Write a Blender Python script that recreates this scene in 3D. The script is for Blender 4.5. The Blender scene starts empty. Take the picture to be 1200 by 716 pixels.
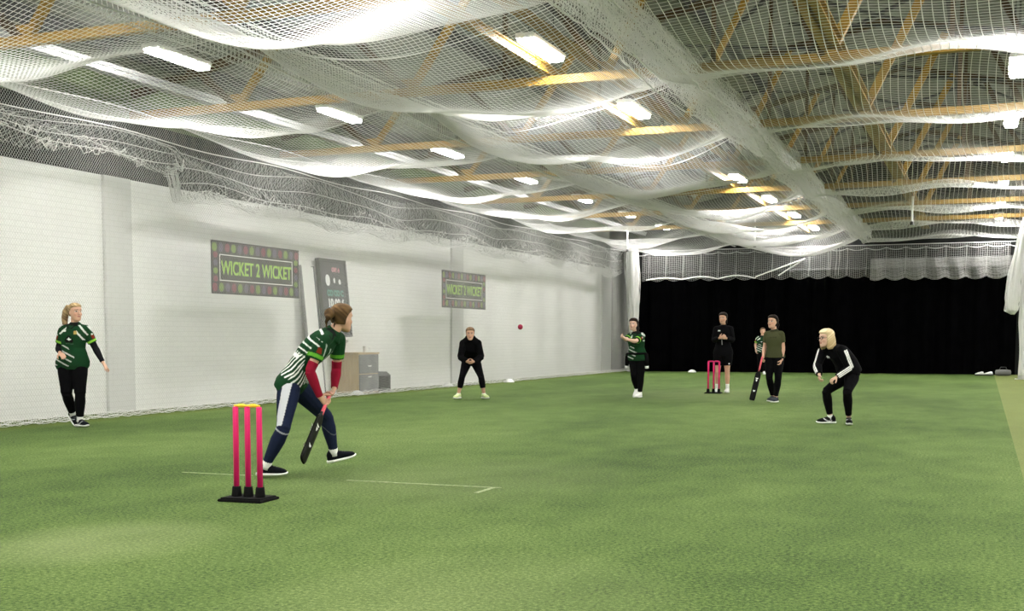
import bpy, bmesh, math, random
import numpy as np
from mathutils import Vector, Matrix

random.seed(7)
RNG = np.random.default_rng(11)
SC = bpy.context.scene
COL = SC.collection
PI = math.pi


# ------------------------------------------------------------------ helpers
def V(*a):
    return np.array(a, dtype=float)


def unit(v):
    v = np.asarray(v, float)
    return v / (np.linalg.norm(v) + 1e-12)


def tag(o, label=None, cat=None, group=None, kind=None):
    if label: o['label'] = label
    if cat: o['category'] = cat
    if group: o['group'] = group
    if kind: o['kind'] = kind
    return o


def empty(name, loc=(0, 0, 0), rz=0.0):
    o = bpy.data.objects.new(name, None)
    o.empty_display_size = .1
    o.location = loc
    o.rotation_euler = (0, 0, rz)
    COL.objects.link(o)
    return o


def link(name, me, mat=None, parent=None, smooth=False):
    o = bpy.data.objects.new(name, me)
    COL.objects.link(o)
    if mat is not None:
        for m in (mat if isinstance(mat, (list, tuple)) else [mat]):
            me.materials.append(m)
    if parent is not None: o.parent = parent
    if smooth and len(me.polygons):
        me.polygons.foreach_set('use_smooth', [True] * len(me.polygons))
    return o


def raw_mesh(name, verts, faces):
    """verts (n,3), faces (m,k) arrays with one k"""
    me = bpy.data.meshes.new(name)
    verts = np.asarray(verts, np.float32).reshape(-1, 3)
    faces = np.asarray(faces, np.int32)
    m, k = faces.shape
    me.vertices.add(len(verts)); me.vertices.foreach_set('co', verts.ravel())
    me.loops.add(m * k); me.loops.foreach_set('vertex_index', faces.ravel())
    me.polygons.add(m); me.polygons.foreach_set('loop_start', np.arange(0, m * k, k, dtype=np.int32))
    me.update(calc_edges=True)
    me.validate()
    return me


class MB:
    """collects boxes, bars, prisms and tubes into one mesh; several materials by index"""
    def __init__(self):
        self.v = []; self.f = []; self.mi = []

    def add(self, vs, fs, mi=0):
        b = len(self.v)
        self.v += [tuple(map(float, p)) for p in vs]
        self.f += [tuple(b + i for i in f) for f in fs]
        self.mi += [mi] * len(fs)
        return self

    def box(self, a, b, mi=0, bev=0.0):
        (x0, y0, z0), (x1, y1, z1) = a, b
        if bev <= 0:
            vs = [(x0, y0, z0), (x1, y0, z0), (x1, y1, z0), (x0, y1, z0), (x0, y0, z1), (x1, y0, z1), (x1, y1, z1), (x0, y1, z1)]
            fs = [(3, 2, 1, 0), (4, 5, 6, 7), (0, 1, 5, 4), (1, 2, 6, 5), (2, 3, 7, 6), (3, 0, 4, 7)]
            return self.add(vs, fs, mi)
        bm = bmesh.new()
        bmesh.ops.create_cube(bm, size=1)
        for v in bm.verts:
            v.co = Vector(((x0 + x1) / 2 + v.co.x * (x1 - x0), (y0 + y1) / 2 + v.co.y * (y1 - y0), (z0 + z1) / 2 + v.co.z * (z1 - z0)))
        bmesh.ops.bevel(bm, geom=bm.edges[:], offset=bev, segments=2, affect='EDGES')
        bm.verts.index_update()
        self.add([v.co[:] for v in bm.verts], [[v.index for v in f.verts] for f in bm.faces], mi)
        bm.free()
        return self

    def bar(self, p, q, w, h, mi=0):
        p, q = V(*p), V(*q); d = unit(q - p)
        up = V(0, 0, 1) if abs(d[2]) < .95 else V(1, 0, 0)
        s = unit(np.cross(d, up)); u = np.cross(s, d)
        vs = []
        for c in (p, q):
            for a, b in ((-1, -1), (1, -1), (1, 1), (-1, 1)):
                vs.append(c + s * a * w / 2 + u * b * h / 2)
        fs = [(3, 2, 1, 0), (4, 5, 6, 7), (0, 1, 5, 4), (1, 2, 6, 5), (2, 3, 7, 6), (3, 0, 4, 7)]
        return self.add(vs, fs, mi)

    def tube(self, pts, rad, n=8, mi=0):
        pts = [V(*p) for p in pts]
        rad = rad if isinstance(rad, (list, tuple)) else [rad] * len(pts)
        st = []
        ref = None
        for i, p in enumerate(pts):
            d = unit(pts[min(i + 1, len(pts) - 1)] - pts[max(i - 1, 0)])
            if ref is None:
                ref = V(0, 0, 1) if abs(d[2]) < .9 else V(1, 0, 0)
            s = unit(np.cross(d, ref)); u = np.cross(s, d); ref = u
            st.append((p, s, u, rad[i], rad[i]))
        vs, fs = loft(st, n)
        return self.add(vs, fs, mi)

    def build(self, name, mat, parent=None, smooth=False):
        me = bpy.data.meshes.new(name)
        me.from_pydata(self.v, [], self.f)
        o = link(name, me, mat, parent, smooth)
        if max(self.mi or [0]) > 0: me.polygons.foreach_set('material_index', self.mi)
        me.update()
        return o


def loft(stations, n=16):
    """closed skin over elliptical stations (centre, axis_u, axis_v, ru, rv)"""
    vs = []; fs = []
    ang = [2 * PI * k / n for k in range(n)]
    for c, u, v, ru, rv in stations:
        for a in ang:
            vs.append(np.asarray(c) + np.asarray(u) * ru * math.cos(a) + np.asarray(v) * rv * math.sin(a))
    m = len(stations)
    for i in range(m - 1):
        for k in range(n):
            k2 = (k + 1) % n
            fs.append((i * n + k, i * n + k2, (i + 1) * n + k2, (i + 1) * n + k))
    b = len(vs)
    vs.append(stations[0][0]); vs.append(stations[-1][0])
    for k in range(n):
        k2 = (k + 1) % n
        fs.append((b, k2, k)); fs.append((b + 1, (m - 1) * n + k, (m - 1) * n + k2))
    # make outward: signed volume
    vol = 0.0
    P = np.array([np.asarray(x, float) for x in vs])
    for f in fs:
        for j in range(1, len(f) - 1):
            vol += np.dot(P[f[0]], np.cross(P[f[j]], P[f[j + 1]]))
    if vol < 0: fs = [tuple(reversed(f)) for f in fs]
    return vs, fs


def text_mesh(s, size, extrude=.002, bold=0.0):
    cu = bpy.data.curves.new('lettering', 'FONT')
    cu.body = s; cu.size = size; cu.extrude = extrude; cu.align_x = 'CENTER'; cu.align_y = 'CENTER'; cu.offset = bold
    o = bpy.data.objects.new('lettering_source', cu); COL.objects.link(o)
    dg = bpy.context.evaluated_depsgraph_get()
    me = bpy.data.meshes.new_from_object(o.evaluated_get(dg))
    bpy.data.objects.remove(o); bpy.data.curves.remove(cu)
    return me


# ------------------------------------------------------------------ materials
def mat(name, rgb, rough=.6, metal=0.0, spec=.5):
    m = bpy.data.materials.new(name); m.use_nodes = True
    b = m.node_tree.nodes['Principled BSDF']
    b.inputs['Base Color'].default_value = (*rgb, 1)
    b.inputs['Roughness'].default_value = rough
    b.inputs['Metallic'].default_value = metal
    b.inputs['Specular IOR Level'].default_value = spec
    return m


def noisy(name, c0, c1, scale, rough=.6, bump=0.0, stretch=(1, 1, 1), detail=4, metal=0.0, spec=.25):
    m = mat(name, c0, rough, metal, spec); nt = m.node_tree; N = nt.nodes; L = nt.links
    b = N['Principled BSDF']
    g = N.new('ShaderNodeTexCoord'); mp = N.new('ShaderNodeMapping'); mp.inputs['Scale'].default_value = stretch
    L.new(g.outputs['Object'], mp.inputs['Vector'])
    t = N.new('ShaderNodeTexNoise'); t.inputs['Scale'].default_value = scale; t.inputs['Detail'].default_value = detail
    L.new(mp.outputs[0], t.inputs['Vector'])
    r = N.new('ShaderNodeValToRGB'); r.color_ramp.elements[0].color = (*c0, 1); r.color_ramp.elements[1].color = (*c1, 1)
    r.color_ramp.elements[0].position = .3; r.color_ramp.elements[1].position = .7
    L.new(t.outputs['Fac'], r.inputs[0]); L.new(r.outputs[0], b.inputs['Base Color'])
    if bump:
        bp = N.new('ShaderNodeBump'); bp.inputs['Strength'].default_value = bump; bp.inputs['Distance'].default_value = .02
        L.new(t.outputs['Fac'], bp.inputs['Height']); L.new(bp.outputs[0], b.inputs['Normal'])
    return m


def painted(name, rough=.75, bump=.0, spec=.3, sss=False):
    """base colour from the mesh's own dye / skin-tone attribute"""
    m = mat(name, (.5, .5, .5), rough, 0, spec); nt = m.node_tree
    a = nt.nodes.new('ShaderNodeAttribute'); a.attribute_name = 'dye'
    nt.links.new(a.outputs['Color'], nt.nodes['Principled BSDF'].inputs['Base Color'])
    if bump:
        g = nt.nodes.new('ShaderNodeTexCoord'); t = nt.nodes.new('ShaderNodeTexNoise')
        t.inputs['Scale'].default_value = 14; t.inputs['Detail'].default_value = 3
        nt.links.new(g.outputs['Object'], t.inputs['Vector'])
        bp = nt.nodes.new('ShaderNodeBump'); bp.inputs['Strength'].default_value = bump; bp.inputs['Distance'].default_value = .03
        nt.links.new(t.outputs['Fac'], bp.inputs['Height']); nt.links.new(bp.outputs[0], nt.nodes['Principled BSDF'].inputs['Normal'])
    return m


def emitter(name, rgb, strength):
    m = bpy.data.materials.new(name); m.use_nodes = True; nt = m.node_tree
    nt.nodes.clear()
    e = nt.nodes.new('ShaderNodeEmission'); e.inputs[0].default_value = (*rgb, 1); e.inputs[1].default_value = strength
    o = nt.nodes.new('ShaderNodeOutputMaterial'); nt.links.new(e.outputs[0], o.inputs[0])
    return m


def turf_material():
    m = mat('turf', (.1, .2, .04), .9, 0, .15); nt = m.node_tree; N = nt.nodes; L = nt.links; b = N['Principled BSDF']
    geo = N.new('ShaderNodeNewGeometry')

    def noise(scale, detail=2, rough=.5, stretch=None):
        t = N.new('ShaderNodeTexNoise'); t.inputs['Scale'].default_value = scale; t.inputs['Detail'].default_value = detail
        t.inputs['Roughness'].default_value = rough
        if stretch:
            mp = N.new('ShaderNodeMapping'); mp.inputs['Scale'].default_value = stretch
            L.new(geo.outputs['Position'], mp.inputs[0]); L.new(mp.outputs[0], t.inputs['Vector'])
        else:
            L.new(geo.outputs['Position'], t.inputs['Vector'])
        return t.outputs['Fac']

    def math_(op, a, bb, clamp=False):
        n = N.new('ShaderNodeMath'); n.operation = op; n.use_clamp = clamp
        for i, x in enumerate((a, bb)):
            if x is None: continue
            if isinstance(x, (int, float)): n.inputs[i].default_value = x
            else: L.new(x, n.inputs[i])
        return n.outputs[0]

    fine = noise(42, 5, .85)
    mid = noise(2.2, 4, .6, (1, .6, 1))
    big = noise(.35, 2, .5, (1, .35, 1))
    pat = noise(.9, 3, .6)
    v = math_('ADD', math_('MULTIPLY', fine, 2.1), math_('MULTIPLY', mid, .28))
    v = math_('ADD', v, math_('MULTIPLY', big, .55))
    v = math_('SUBTRACT', v, 1.05)          # about 0..0.9 around .42
    r = N.new('ShaderNodeValToRGB')
    e = r.color_ramp.elements
    e[0].position = .12; e[0].color = (.015, .032, .007, 1)
    e[1].position = .85; e[1].color = (.240, .310, .100, 1)
    x = e.new(.42); x.color = (.074, .130, .026, 1)
    L.new(v, r.inputs[0])
    # pile worn pale where bowlers and batters scuff the two ends of the pitch
    sep = N.new('ShaderNodeSeparateXYZ'); L.new(geo.outputs['Position'], sep.inputs[0])

    def blob(cx, cy, rx, ry):
        dx = math_('DIVIDE', math_('SUBTRACT', sep.outputs['X'], cx), rx)
        dy = math_('DIVIDE', math_('SUBTRACT', sep.outputs['Y'], cy), ry)
        d = math_('ADD', math_('MULTIPLY', dx, dx), math_('MULTIPLY', dy, dy))
        return math_('SUBTRACT', 1.0, d, True)
    w = blob(-4.9, 6.0, .75, 1.0)
    w = math_('ADD', w, math_('MULTIPLY', blob(-4.2, 9.9, 1.6, 2.2), .45))
    w = math_('ADD', w, math_('MULTIPLY', blob(-5.6, 27.5, 1.8, 4.0), .5))
    w = math_('ADD', w, math_('MULTIPLY', blob(-2.2, 5.2, 1.1, 1.5), .5))
    w = math_('MULTIPLY', w, math_('MULTIPLY', pat, 1.1), True)
    mx = N.new('ShaderNodeMix'); mx.data_type = 'RGBA'
    L.new(math_('MULTIPLY', w, .55), mx.inputs['Factor']); L.new(r.outputs[0], mx.inputs['A']); mx.inputs['B'].default_value = (.30, .34, .16, 1)
    # olive strips: the run beside the right lane line and along the side net
    right = math_('GREATER_THAN', sep.outputs['X'], .36)
    left = math_('LESS_THAN', sep.outputs['X'], -12.05)
    mx2 = N.new('ShaderNodeMix'); mx2.data_type = 'RGBA'
    L.new(math_('MULTIPLY', right, .45), mx2.inputs['Factor']); L.new(mx.outputs['Result'], mx2.inputs['A']); mx2.inputs['B'].default_value = (.24, .25, .09, 1)
    mx3 = N.new('ShaderNodeMix'); mx3.data_type = 'RGBA'
    L.new(math_('MULTIPLY', left, .5), mx3.inputs['Factor']); L.new(mx2.outputs['Result'], mx3.inputs['A']); mx3.inputs['B'].default_value = (.10, .13, .02, 1)
    L.new(mx3.outputs['Result'], b.inputs['Base Color'])
    bp = N.new('ShaderNodeBump'); bp.inputs['Strength'].default_value = .6; bp.inputs['Distance'].default_value = .02
    L.new(fine, bp.inputs['Height']); L.new(bp.outputs[0], b.inputs['Normal'])
    return m


def block_wall_material(name, rgb, mortar, bump=.25):
    m = mat(name, rgb, .7, 0, .25); nt = m.node_tree; N = nt.nodes; L = nt.links; b = N['Principled BSDF']
    geo = N.new('ShaderNodeNewGeometry'); sep = N.new('ShaderNodeSeparateXYZ'); L.new(geo.outputs['Position'], sep.inputs[0])
    add = N.new('ShaderNodeMath'); L.new(sep.outputs['X'], add.inputs[0]); L.new(sep.outputs['Y'], add.inputs[1])
    cb = N.new('ShaderNodeCombineXYZ'); L.new(add.outputs[0], cb.inputs[0]); L.new(sep.outputs['Z'], cb.inputs[1])
    br = N.new('ShaderNodeTexBrick'); br.inputs['Scale'].default_value = 1
    br.inputs['Brick Width'].default_value = .225; br.inputs['Row Height'].default_value = .09; br.inputs['Mortar Size'].default_value = .007
    br.inputs['Color1'].default_value = (*rgb, 1); br.inputs['Color2'].default_value = (*[c * .975 for c in rgb], 1); br.inputs['Mortar'].default_value = (*mortar, 1)
    L.new(cb.outputs[0], br.inputs['Vector'])
    no = N.new('ShaderNodeTexNoise'); no.inputs['Scale'].default_value = .7; no.inputs['Detail'].default_value = 5
    L.new(geo.outputs['Position'], no.inputs['Vector'])
    mr = N.new('ShaderNodeMapRange'); mr.inputs['To Min'].default_value = .9; mr.inputs['To Max'].default_value = 1.06; L.new(no.outputs['Fac'], mr.inputs[0])
    mu = N.new('ShaderNodeMix'); mu.data_type = 'RGBA'; mu.blend_type = 'MULTIPLY'; mu.inputs['Factor'].default_value = 1
    L.new(br.outputs['Color'], mu.inputs['A']); L.new(mr.outputs[0], mu.inputs['B']); L.new(mu.outputs['Result'], b.inputs['Base Color'])
    bp = N.new('ShaderNodeBump'); bp.inputs['Strength'].default_value = bump; bp.inputs['Distance'].default_value = .01
    L.new(br.outputs['Fac'], bp.inputs['Height']); bp.invert = True; L.new(bp.outputs[0], b.inputs['Normal'])
    return m


def ribbed_material(name, rgb):
    m = mat(name, rgb, .55, 0, .3); nt = m.node_tree; N = nt.nodes; L = nt.links; b = N['Principled BSDF']
    geo = N.new('ShaderNodeNewGeometry'); w = N.new('ShaderNodeTexWave'); w.wave_type = 'BANDS'; w.bands_direction = 'Y'
    w.inputs['Scale'].default_value = .9
    L.new(geo.outputs['Position'], w.inputs['Vector'])
    bp = N.new('ShaderNodeBump'); bp.inputs['Strength'].default_value = .5; bp.inputs['Distance'].default_value = .05
    L.new(w.outputs['Fac'], bp.inputs['Height']); L.new(bp.outputs[0], b.inputs['Normal'])
    return m


def cord_material(name, rgb, trans=.35):
    m = mat(name, rgb, .6, 0, .3); nt = m.node_tree; N = nt.nodes; L = nt.links
    t = N.new('ShaderNodeBsdfTranslucent'); t.inputs[0].default_value = (*rgb, 1)
    mx = N.new('ShaderNodeMixShader'); mx.inputs[0].default_value = trans
    L.new(N['Principled BSDF'].outputs[0], mx.inputs[1]); L.new(t.outputs[0], mx.inputs[2])
    L.new(mx.outputs[0], N['Material Output'].inputs['Surface'])
    return m


M = dict(
    turf=turf_material(),
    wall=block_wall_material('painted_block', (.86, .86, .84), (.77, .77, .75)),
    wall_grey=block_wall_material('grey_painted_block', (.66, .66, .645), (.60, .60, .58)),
    wall_dark=mat('dark_paint', (.016, .0165, .016), .9, 0, .1),
    fascia=noisy('dark_fascia', (.005, .005, .0055), (.020, .020, .019), 1.2, .9, spec=.05),
    green_panel=noisy('green_panel', (.06, .085, .035), (.15, .20, .09), .9, .4),
    roof=ribbed_material('grey_roof_sheet', (.20, .205, .185)),
    white_paint=mat('white_paint', (.82, .82, .80), .5),
    galv=mat('galvanised_sheet', (.36, .37, .37), .4, .5),
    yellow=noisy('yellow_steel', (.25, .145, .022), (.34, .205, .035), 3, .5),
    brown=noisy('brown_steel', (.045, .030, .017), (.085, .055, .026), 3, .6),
    dark_steel=mat('dark_steel', (.03, .03, .03), .6),
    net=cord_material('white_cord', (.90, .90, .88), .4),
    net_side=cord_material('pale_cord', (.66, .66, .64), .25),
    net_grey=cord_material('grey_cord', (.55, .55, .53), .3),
    rope=cord_material('white_rope', (.85, .85, .83), .15),
    curtain=noisy('black_drape', (.0010, .0010, .0012), (.0018, .0018, .0021), 3, .98, spec=0.0),
    pale_board=mat('pale_board', (.13, .13, .125), .9),
    lamp=emitter('lamp_diffuser', (1.0, .975, .94), 200),
    pink=mat('pink_plastic', (.80, .018, .17), .38),
    yellow_plastic=mat('yellow_plastic', (.85, .62, .02), .4),
    rubber=noisy('black_rubber', (.003, .003, .003), (.008, .008, .008), 20, .8, spec=.1),
    black_gloss=mat('black_gloss', (.003, .003, .003), .4, 0, .10),
    white_plastic=mat('white_plastic', (.82, .82, .80), .45),
    skin=painted('skin', .55, 0, .35),
    cloth=painted('dyed_cloth', .9, .35, .06),
    hair=painted('hair', .6, .25, .10),
    shoe=painted('shoe_upper', .7, 0, .06),
    white_rubber=mat('white_rubber', (.85, .85, .83), .6),
    black_cloth=mat('black_cloth', (.003, .003, .0035), .9, 0, .05),
    red_sleeve=noisy('crimson_cloth', (.20, .008, .022), (.27, .015, .035), 25, .8, .2),
    sock=noisy('white_sock', (.72, .72, .70), (.82, .82, .80), 30, .9, .3),
    ply=noisy('plywood', (.50, .36, .19), (.62, .47, .27), 4, .6, 0, (6, 1, 1)),
    grey_panel=noisy('grey_panel', (.16, .16, .165), (.26, .26, .26), 4, .6),
    dark_grey=noisy('dark_grey_case', (.05, .05, .052), (.09, .09, .09), 6, .6),
    board=mat('board_face', (.035, .036, .04), .45),
    teal=mat('teal_print', (.10, .30, .25), .6),
    lime=mat('lime_print', (.20, .30, .05), .6),
    red_print=mat('red_print', (.24, .04, .07), .6),
    purple_print=mat('purple_print', (.12, .10, .18), .6),
    banner=noisy('banner_vinyl', (.02, .022, .024), (.055, .055, .06), 18, .5),
    banner_text=mat('banner_text', (.38, .62, .09), .6),
    white_print=mat('white_print', (.85, .85, .85), .6),
    red_print2=mat('red_small_print', (.6, .25, .3), .6),
    chalk=noisy('faded_line', (.17, .24, .09), (.36, .40, .24), 22, .9),
    drape_dark=mat('drape_dark', (.001, .001, .0012), 1.0, 0, .0),
    glass=mat('dark_lens', (.01, .01, .01), .15),
    grip=mat('pink_grip', (.70, .10, .14), .6),
)

# ------------------------------------------------------------------ building dimensions (metres)
XW, XN = -13.3, -12.4           # left wall face, side net
YB = 46.2                       # back wall face
XR = 9.0                        # right wall face
YF = -3.0                       # wall behind the camera
EAVE = 5.55
RIDGE_X, RIDGE_Z = -2.0, 7.9
TRUSS_Z = 4.93
TRUSS_Y = [12.52 + 4.78 * k for k in range(7)]
CAB1, CAB2, CAB3 = -8.3, -3.85, .95


def roof_z(x):
    if x <= RIDGE_X: return EAVE + (x - XW) / (RIDGE_X - XW) * (RIDGE_Z - EAVE)
    return EAVE + (XR - x) / (XR - RIDGE_X) * (RIDGE_Z - EAVE)


# ---- shell
def shell():
    o = MB().box((XW - .3, YF - .3, -.2), (XR + .3, YB + .3, 0)).build('floor', M['turf']); tag(o, kind='structure')
    w = MB().box((XW - .25, YF - .25, 0), (XW, YB + .25, 3.87))
    o = w.build('wall_left', M['wall']); tag(o, kind='structure')
    # pilasters are part of the same painted wall
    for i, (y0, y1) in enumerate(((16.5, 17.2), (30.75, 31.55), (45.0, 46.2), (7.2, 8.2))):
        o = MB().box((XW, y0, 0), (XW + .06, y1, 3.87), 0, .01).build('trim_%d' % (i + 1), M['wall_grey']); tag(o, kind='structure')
    o = MB().box((XW - .25, YF - .25, 3.87), (XW - .02, YB + .25, 4.86)).build('wall_left_upper', M['fascia']); tag(o, kind='structure')
    o = MB().box((XW - .25, YF - .25, 4.86), (XW - .04, YB + .25, EAVE + .1)).build('wall_left_band', M['green_panel']); tag(o, kind='structure')
    o = MB().box((XW - .25, YB, 0), (XR + .25, YB + .25, 8.2)).build('wall_back', M['wall_dark']); tag(o, kind='structure')
    o = MB().box((XR, YF - .25, 0), (XR + .25, YB + .25, EAVE + .1)).build('wall_right', M['wall']); tag(o, kind='structure')
    o = MB().box((XW - .25, YF - .25, 0), (XR + .25, YF, 8.2)).build('wall_front', M['wall']); tag(o, kind='structure')
    b = MB()
    y0, y1 = YF - .3, YB + .3
    for (xa, za, xb, zb) in ((XW - .3, roof_z(XW - .3), RIDGE_X, RIDGE_Z), (RIDGE_X, RIDGE_Z, XR + .3, roof_z(XR + .3))):
        b.add([(xa, y0, za), (xb, y0, zb), (xb, y1, zb), (xa, y1, za), (xa, y0, za + .15), (xb, y0, zb + .15), (xb, y1, zb + .15), (xa, y1, za + .15)],
              [(0, 1, 2, 3), (7, 6, 5, 4), (0, 4, 5, 1), (1, 5, 6, 2), (2, 6, 7, 3), (3, 7, 4, 0)])
    o = b.build('ceiling', M['roof']); tag(o, kind='structure')
    # pale board on the back wall behind the hung net of the right-hand lane
    o = MB().box((CAB2 + .1, YB - .04, 3.2), (CAB3 + .4, YB, 4.05)).build('trim_5', M['pale_board']); tag(o, kind='structure')


shell()

# gutter channel along the eaves
b = MB()
for y0 in np.arange(4, 46, 4.78):
    pass
b.bar((-11.95, 4, 5.12), (-11.95, 46, 5.12), .16, .08)
b.bar((-11.86, 4, 5.18), (-11.86, 46, 5.18), .03, .06)
b.bar((-12.04, 4, 5.18), (-12.04, 46, 5.18), .03, .06)
tag(b.build('cable_tray', M['galv']), 'long bright metal tray running under the roof beside the left wall', 'cable tray')


# ---- roof trusses
ORD = ['nearest the camera', 'second from the camera', 'third from the camera', 'fourth from the camera', 'fifth from the camera',
       'sixth from the camera', 'last before the black curtain', 'eighth']
NODES = [-11.2, -8.15, -5.1, -2.05, 1.0, 4.05, 7.1]


def make_truss():
    r = empty('roof_truss')
    MB().box((XW + .02, -.06, -.06), (XR - .02, .06, .06)).build('bottom_chord', M['yellow'], r)
    z = lambda x: roof_z(x) - TRUSS_Z - .28
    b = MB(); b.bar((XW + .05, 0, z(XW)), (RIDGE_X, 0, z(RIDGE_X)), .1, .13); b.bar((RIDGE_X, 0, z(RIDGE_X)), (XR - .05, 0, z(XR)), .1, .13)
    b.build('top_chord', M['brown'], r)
    for x in NODES:
        t = .10 if abs(x + 2.05) > .1 else .13
        for s in (-1, 1):
            xe = x + s * (.75 if x < -9 else 1.2)
            xe = min(max(xe, XW + .3), XR - .3)
            MB().bar((x + s * .03, 0, .02), (xe, 0, z(xe)), t, t).build('diagonal', M['brown'] if s < 0 else M['yellow'], r)  # left arm brown: its shaded look is put into the steel colour
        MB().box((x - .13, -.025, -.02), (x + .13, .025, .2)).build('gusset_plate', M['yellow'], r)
    for x in (-6.6, -3.55, -.5, 2.5):
        MB().bar((x, 0, 0), (x, 0, z(x)), .06, .06).build('vertical', M['brown'], r)
    return r


def copy_tree(o, parent=None):
    c = o.copy(); COL.objects.link(c)
    if parent is not None: c.parent = parent
    for ch in list(o.children): copy_tree(ch, c)
    return c


truss = make_truss()
for i, y in enumerate(TRUSS_Y):
    o = truss if i == 0 else copy_tree(truss)
    o.location = (0, y, TRUSS_Z)
    tag(o, 'yellow steel roof truss spanning the hall, %s' % ORD[i], 'roof truss', 'yellow roof trusses')

# ---- long beams lying on the trusses
for x, w, h, z, lab in ((-1.98, .26, .16, 5.10, 'thick yellow beam running lengthwise above the right lane net'),
                        (-5.95, .12, .14, 5.08, 'yellow beam running lengthwise above the middle lane, left of its lights'),
                        (-5.20, .09, .12, 5.08, 'thinner yellow beam lengthwise above the middle lane, right of its lights')):
    b = MB(); b.box((x - w / 2, 9.5, z - h / 2), (x + w / 2, YB, z - h / 2 + .02)); b.box((x - w / 2, 9.5, z + h / 2 - .02), (x + w / 2, YB, z + h / 2))
    b.box((x - .02, 9.5, z - h / 2), (x + .02, YB, z + h / 2))
    tag(b.build('long_beam', M['yellow']), lab, 'beam')

# ---- purlins under the roof sheet
PUR = [(-12.2, 'closest to the left wall'), (-10.4, 'second from the left wall'), (-8.6, 'third from the left wall'), (-6.8, 'fourth from the left wall'),
       (-5.0, 'fifth from the left wall'), (-3.2, 'just left of the roof ridge'), (-.8, 'just right of the roof ridge'), (1.0, 'second right of the roof ridge'), (2.8, 'third right of the roof ridge')]
for x, lab in PUR:
    z = roof_z(x) - .16
    tag(MB().box((x - .04, 9, z - .13), (x + .04, YB, z + .13)).build('purlin', M['dark_steel']), 'dark steel purlin under the roof sheet, %s' % lab, 'purlin', 'roof purlins')

# ---- wind braces between trusses
BR = ['in the bay nearest the camera', 'in the second bay', 'in the third bay', 'in the fourth bay', 'in the fifth bay', 'in the bay before the curtain']
for i in range(6):
    r = empty('roof_brace', (0, TRUSS_Y[i], 0)); L = TRUSS_Y[i + 1] - TRUSS_Y[i]
    tag(r, 'dark crossed steel braces above the right lane net, %s' % BR[i], 'roof brace', 'crossed roof braces')
    zz = lambda x: roof_z(x) - .42
    for (xa, xb) in ((-3.5, -.5), (-.5, -3.5), (-.4, 2.6), (2.6, -.4), (-6.5, -3.5), (-3.5, -6.5)):
        MB().bar((xa, .05, zz(xa)), (xb, L - .05, zz(xb)), .06, .05).build('brace_bar', M['dark_steel'], r)
    MB().bar((-3.6, L * .5, zz(-3.6)), (2.6, L * .5, zz(2.6) - .05), .05, .05).build('cross_bar', M['dark_steel'], r)

# ---- ceiling lights
LIGHT_Y = [15.15 + 4.85 * k for k in range(7)]


def make_light():
    r = empty('ceiling_light')
    MB().box((-.13, -.68, .03), (.13, .68, .10), 0, .015).build('housing', M['white_paint'], r)
    MB().box((-.105, -.65, -.02), (.105, .65, .032), 0, .012).build('diffuser', M['lamp'], r)
    return r


light = make_light(); first = True
for x, z, row, dy in ((-10.8, 5.2, 'left', 0), (-5.66, 5.10, 'middle', 1.05), (.34, 5.2, 'right', .35), (5.2, 5.2, 'far right', 0)):
    ys = LIGHT_Y + ([10.3, 5.4, .5] if row != 'far right' else [10.3, 5.4, .5])  # near fixtures of each row are unseen, added for their light
    for k, y in enumerate(ys):
        if row == 'middle' and k == 2: continue
        if not first: o = copy_tree(light)
        else: o = light; first = False
        o.location = (x, y + (dy if k < 7 else 0), z)
        if row == 'left': lab = 'ceiling light over the lane by the left wall, '
        elif row == 'middle': lab = 'ceiling light above the middle lane net, '
        elif row == 'right': lab = 'ceiling light at the right edge of the roof nets, '
        else: lab = 'ceiling light in the row beyond the right lane, '
        n = k if k < 7 else k
        lab += (['first', 'second', 'third', 'fourth', 'fifth', 'sixth', 'seventh'][k] + ' counted from the camera') if k < 7 else \
            ['unseen, just ahead of camera', 'unseen, straight overhead', 'unseen, behind camera'][k - 7]
        tag(o, lab, 'ceiling light', 'ceiling lights of the %s row' % row)
        h = roof_z(x) - z - .1
        s = MB()
        for yy in (-.5, .5): s.bar((0, yy, .1), (0, yy, .1 + h), .012, .012)
        s.build('hanger', M['dark_steel'], o)


# ------------------------------------------------------------------ nets (every cord is real geometry)
def strands(P, rad):
    """P (m,n,3): m cords of n points -> verts, quads of three-sided cords"""
    m, n, _ = P.shape
    T = np.empty_like(P)
    T[:, 1:-1] = P[:, 2:] - P[:, :-2]; T[:, 0] = P[:, 1] - P[:, 0]; T[:, -1] = P[:, -1] - P[:, -2]
    T /= np.linalg.norm(T, axis=2, keepdims=True) + 1e-9
    ref = np.zeros_like(T); ref[..., 2] = 1
    bad = np.abs(T[..., 2]) > .9
    ref[bad] = (1, 0, 0)
    S = np.cross(T, ref); S /= np.linalg.norm(S, axis=2, keepdims=True) + 1e-9
    U = np.cross(S, T)
    ring = np.stack([P + rad * (math.cos(a) * S + math.sin(a) * U) for a in (PI / 2, PI * 7 / 6, PI * 11 / 6)], axis=2)  # m,n,3,3
    idx = np.arange(m * n * 3).reshape(m, n, 3)
    a = idx[:, :-1]; b = idx[:, 1:]
    q = np.stack([a, np.roll(a, -1, axis=2), np.roll(b, -1, axis=2), b], axis=-1).reshape(-1, 4)
    return ring.reshape(-1, 3), q


def net_object(name, parts, material, parent=None):
    vs = []; fs = []; off = 0
    for v, q in parts:
        vs.append(v); fs.append(q + off); off += len(v)
    me = raw_mesh(name, np.concatenate(vs), np.concatenate(fs))
    return link(name, me, material, parent)


def noise1(n, k, amp):
    t = np.linspace(0, 1, n); o = np.zeros(n)
    for i in range(1, k + 1):
        o += RNG.normal() / i * np.sin(2 * PI * i * t + RNG.uniform(0, 6.28))
    return o * amp


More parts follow.
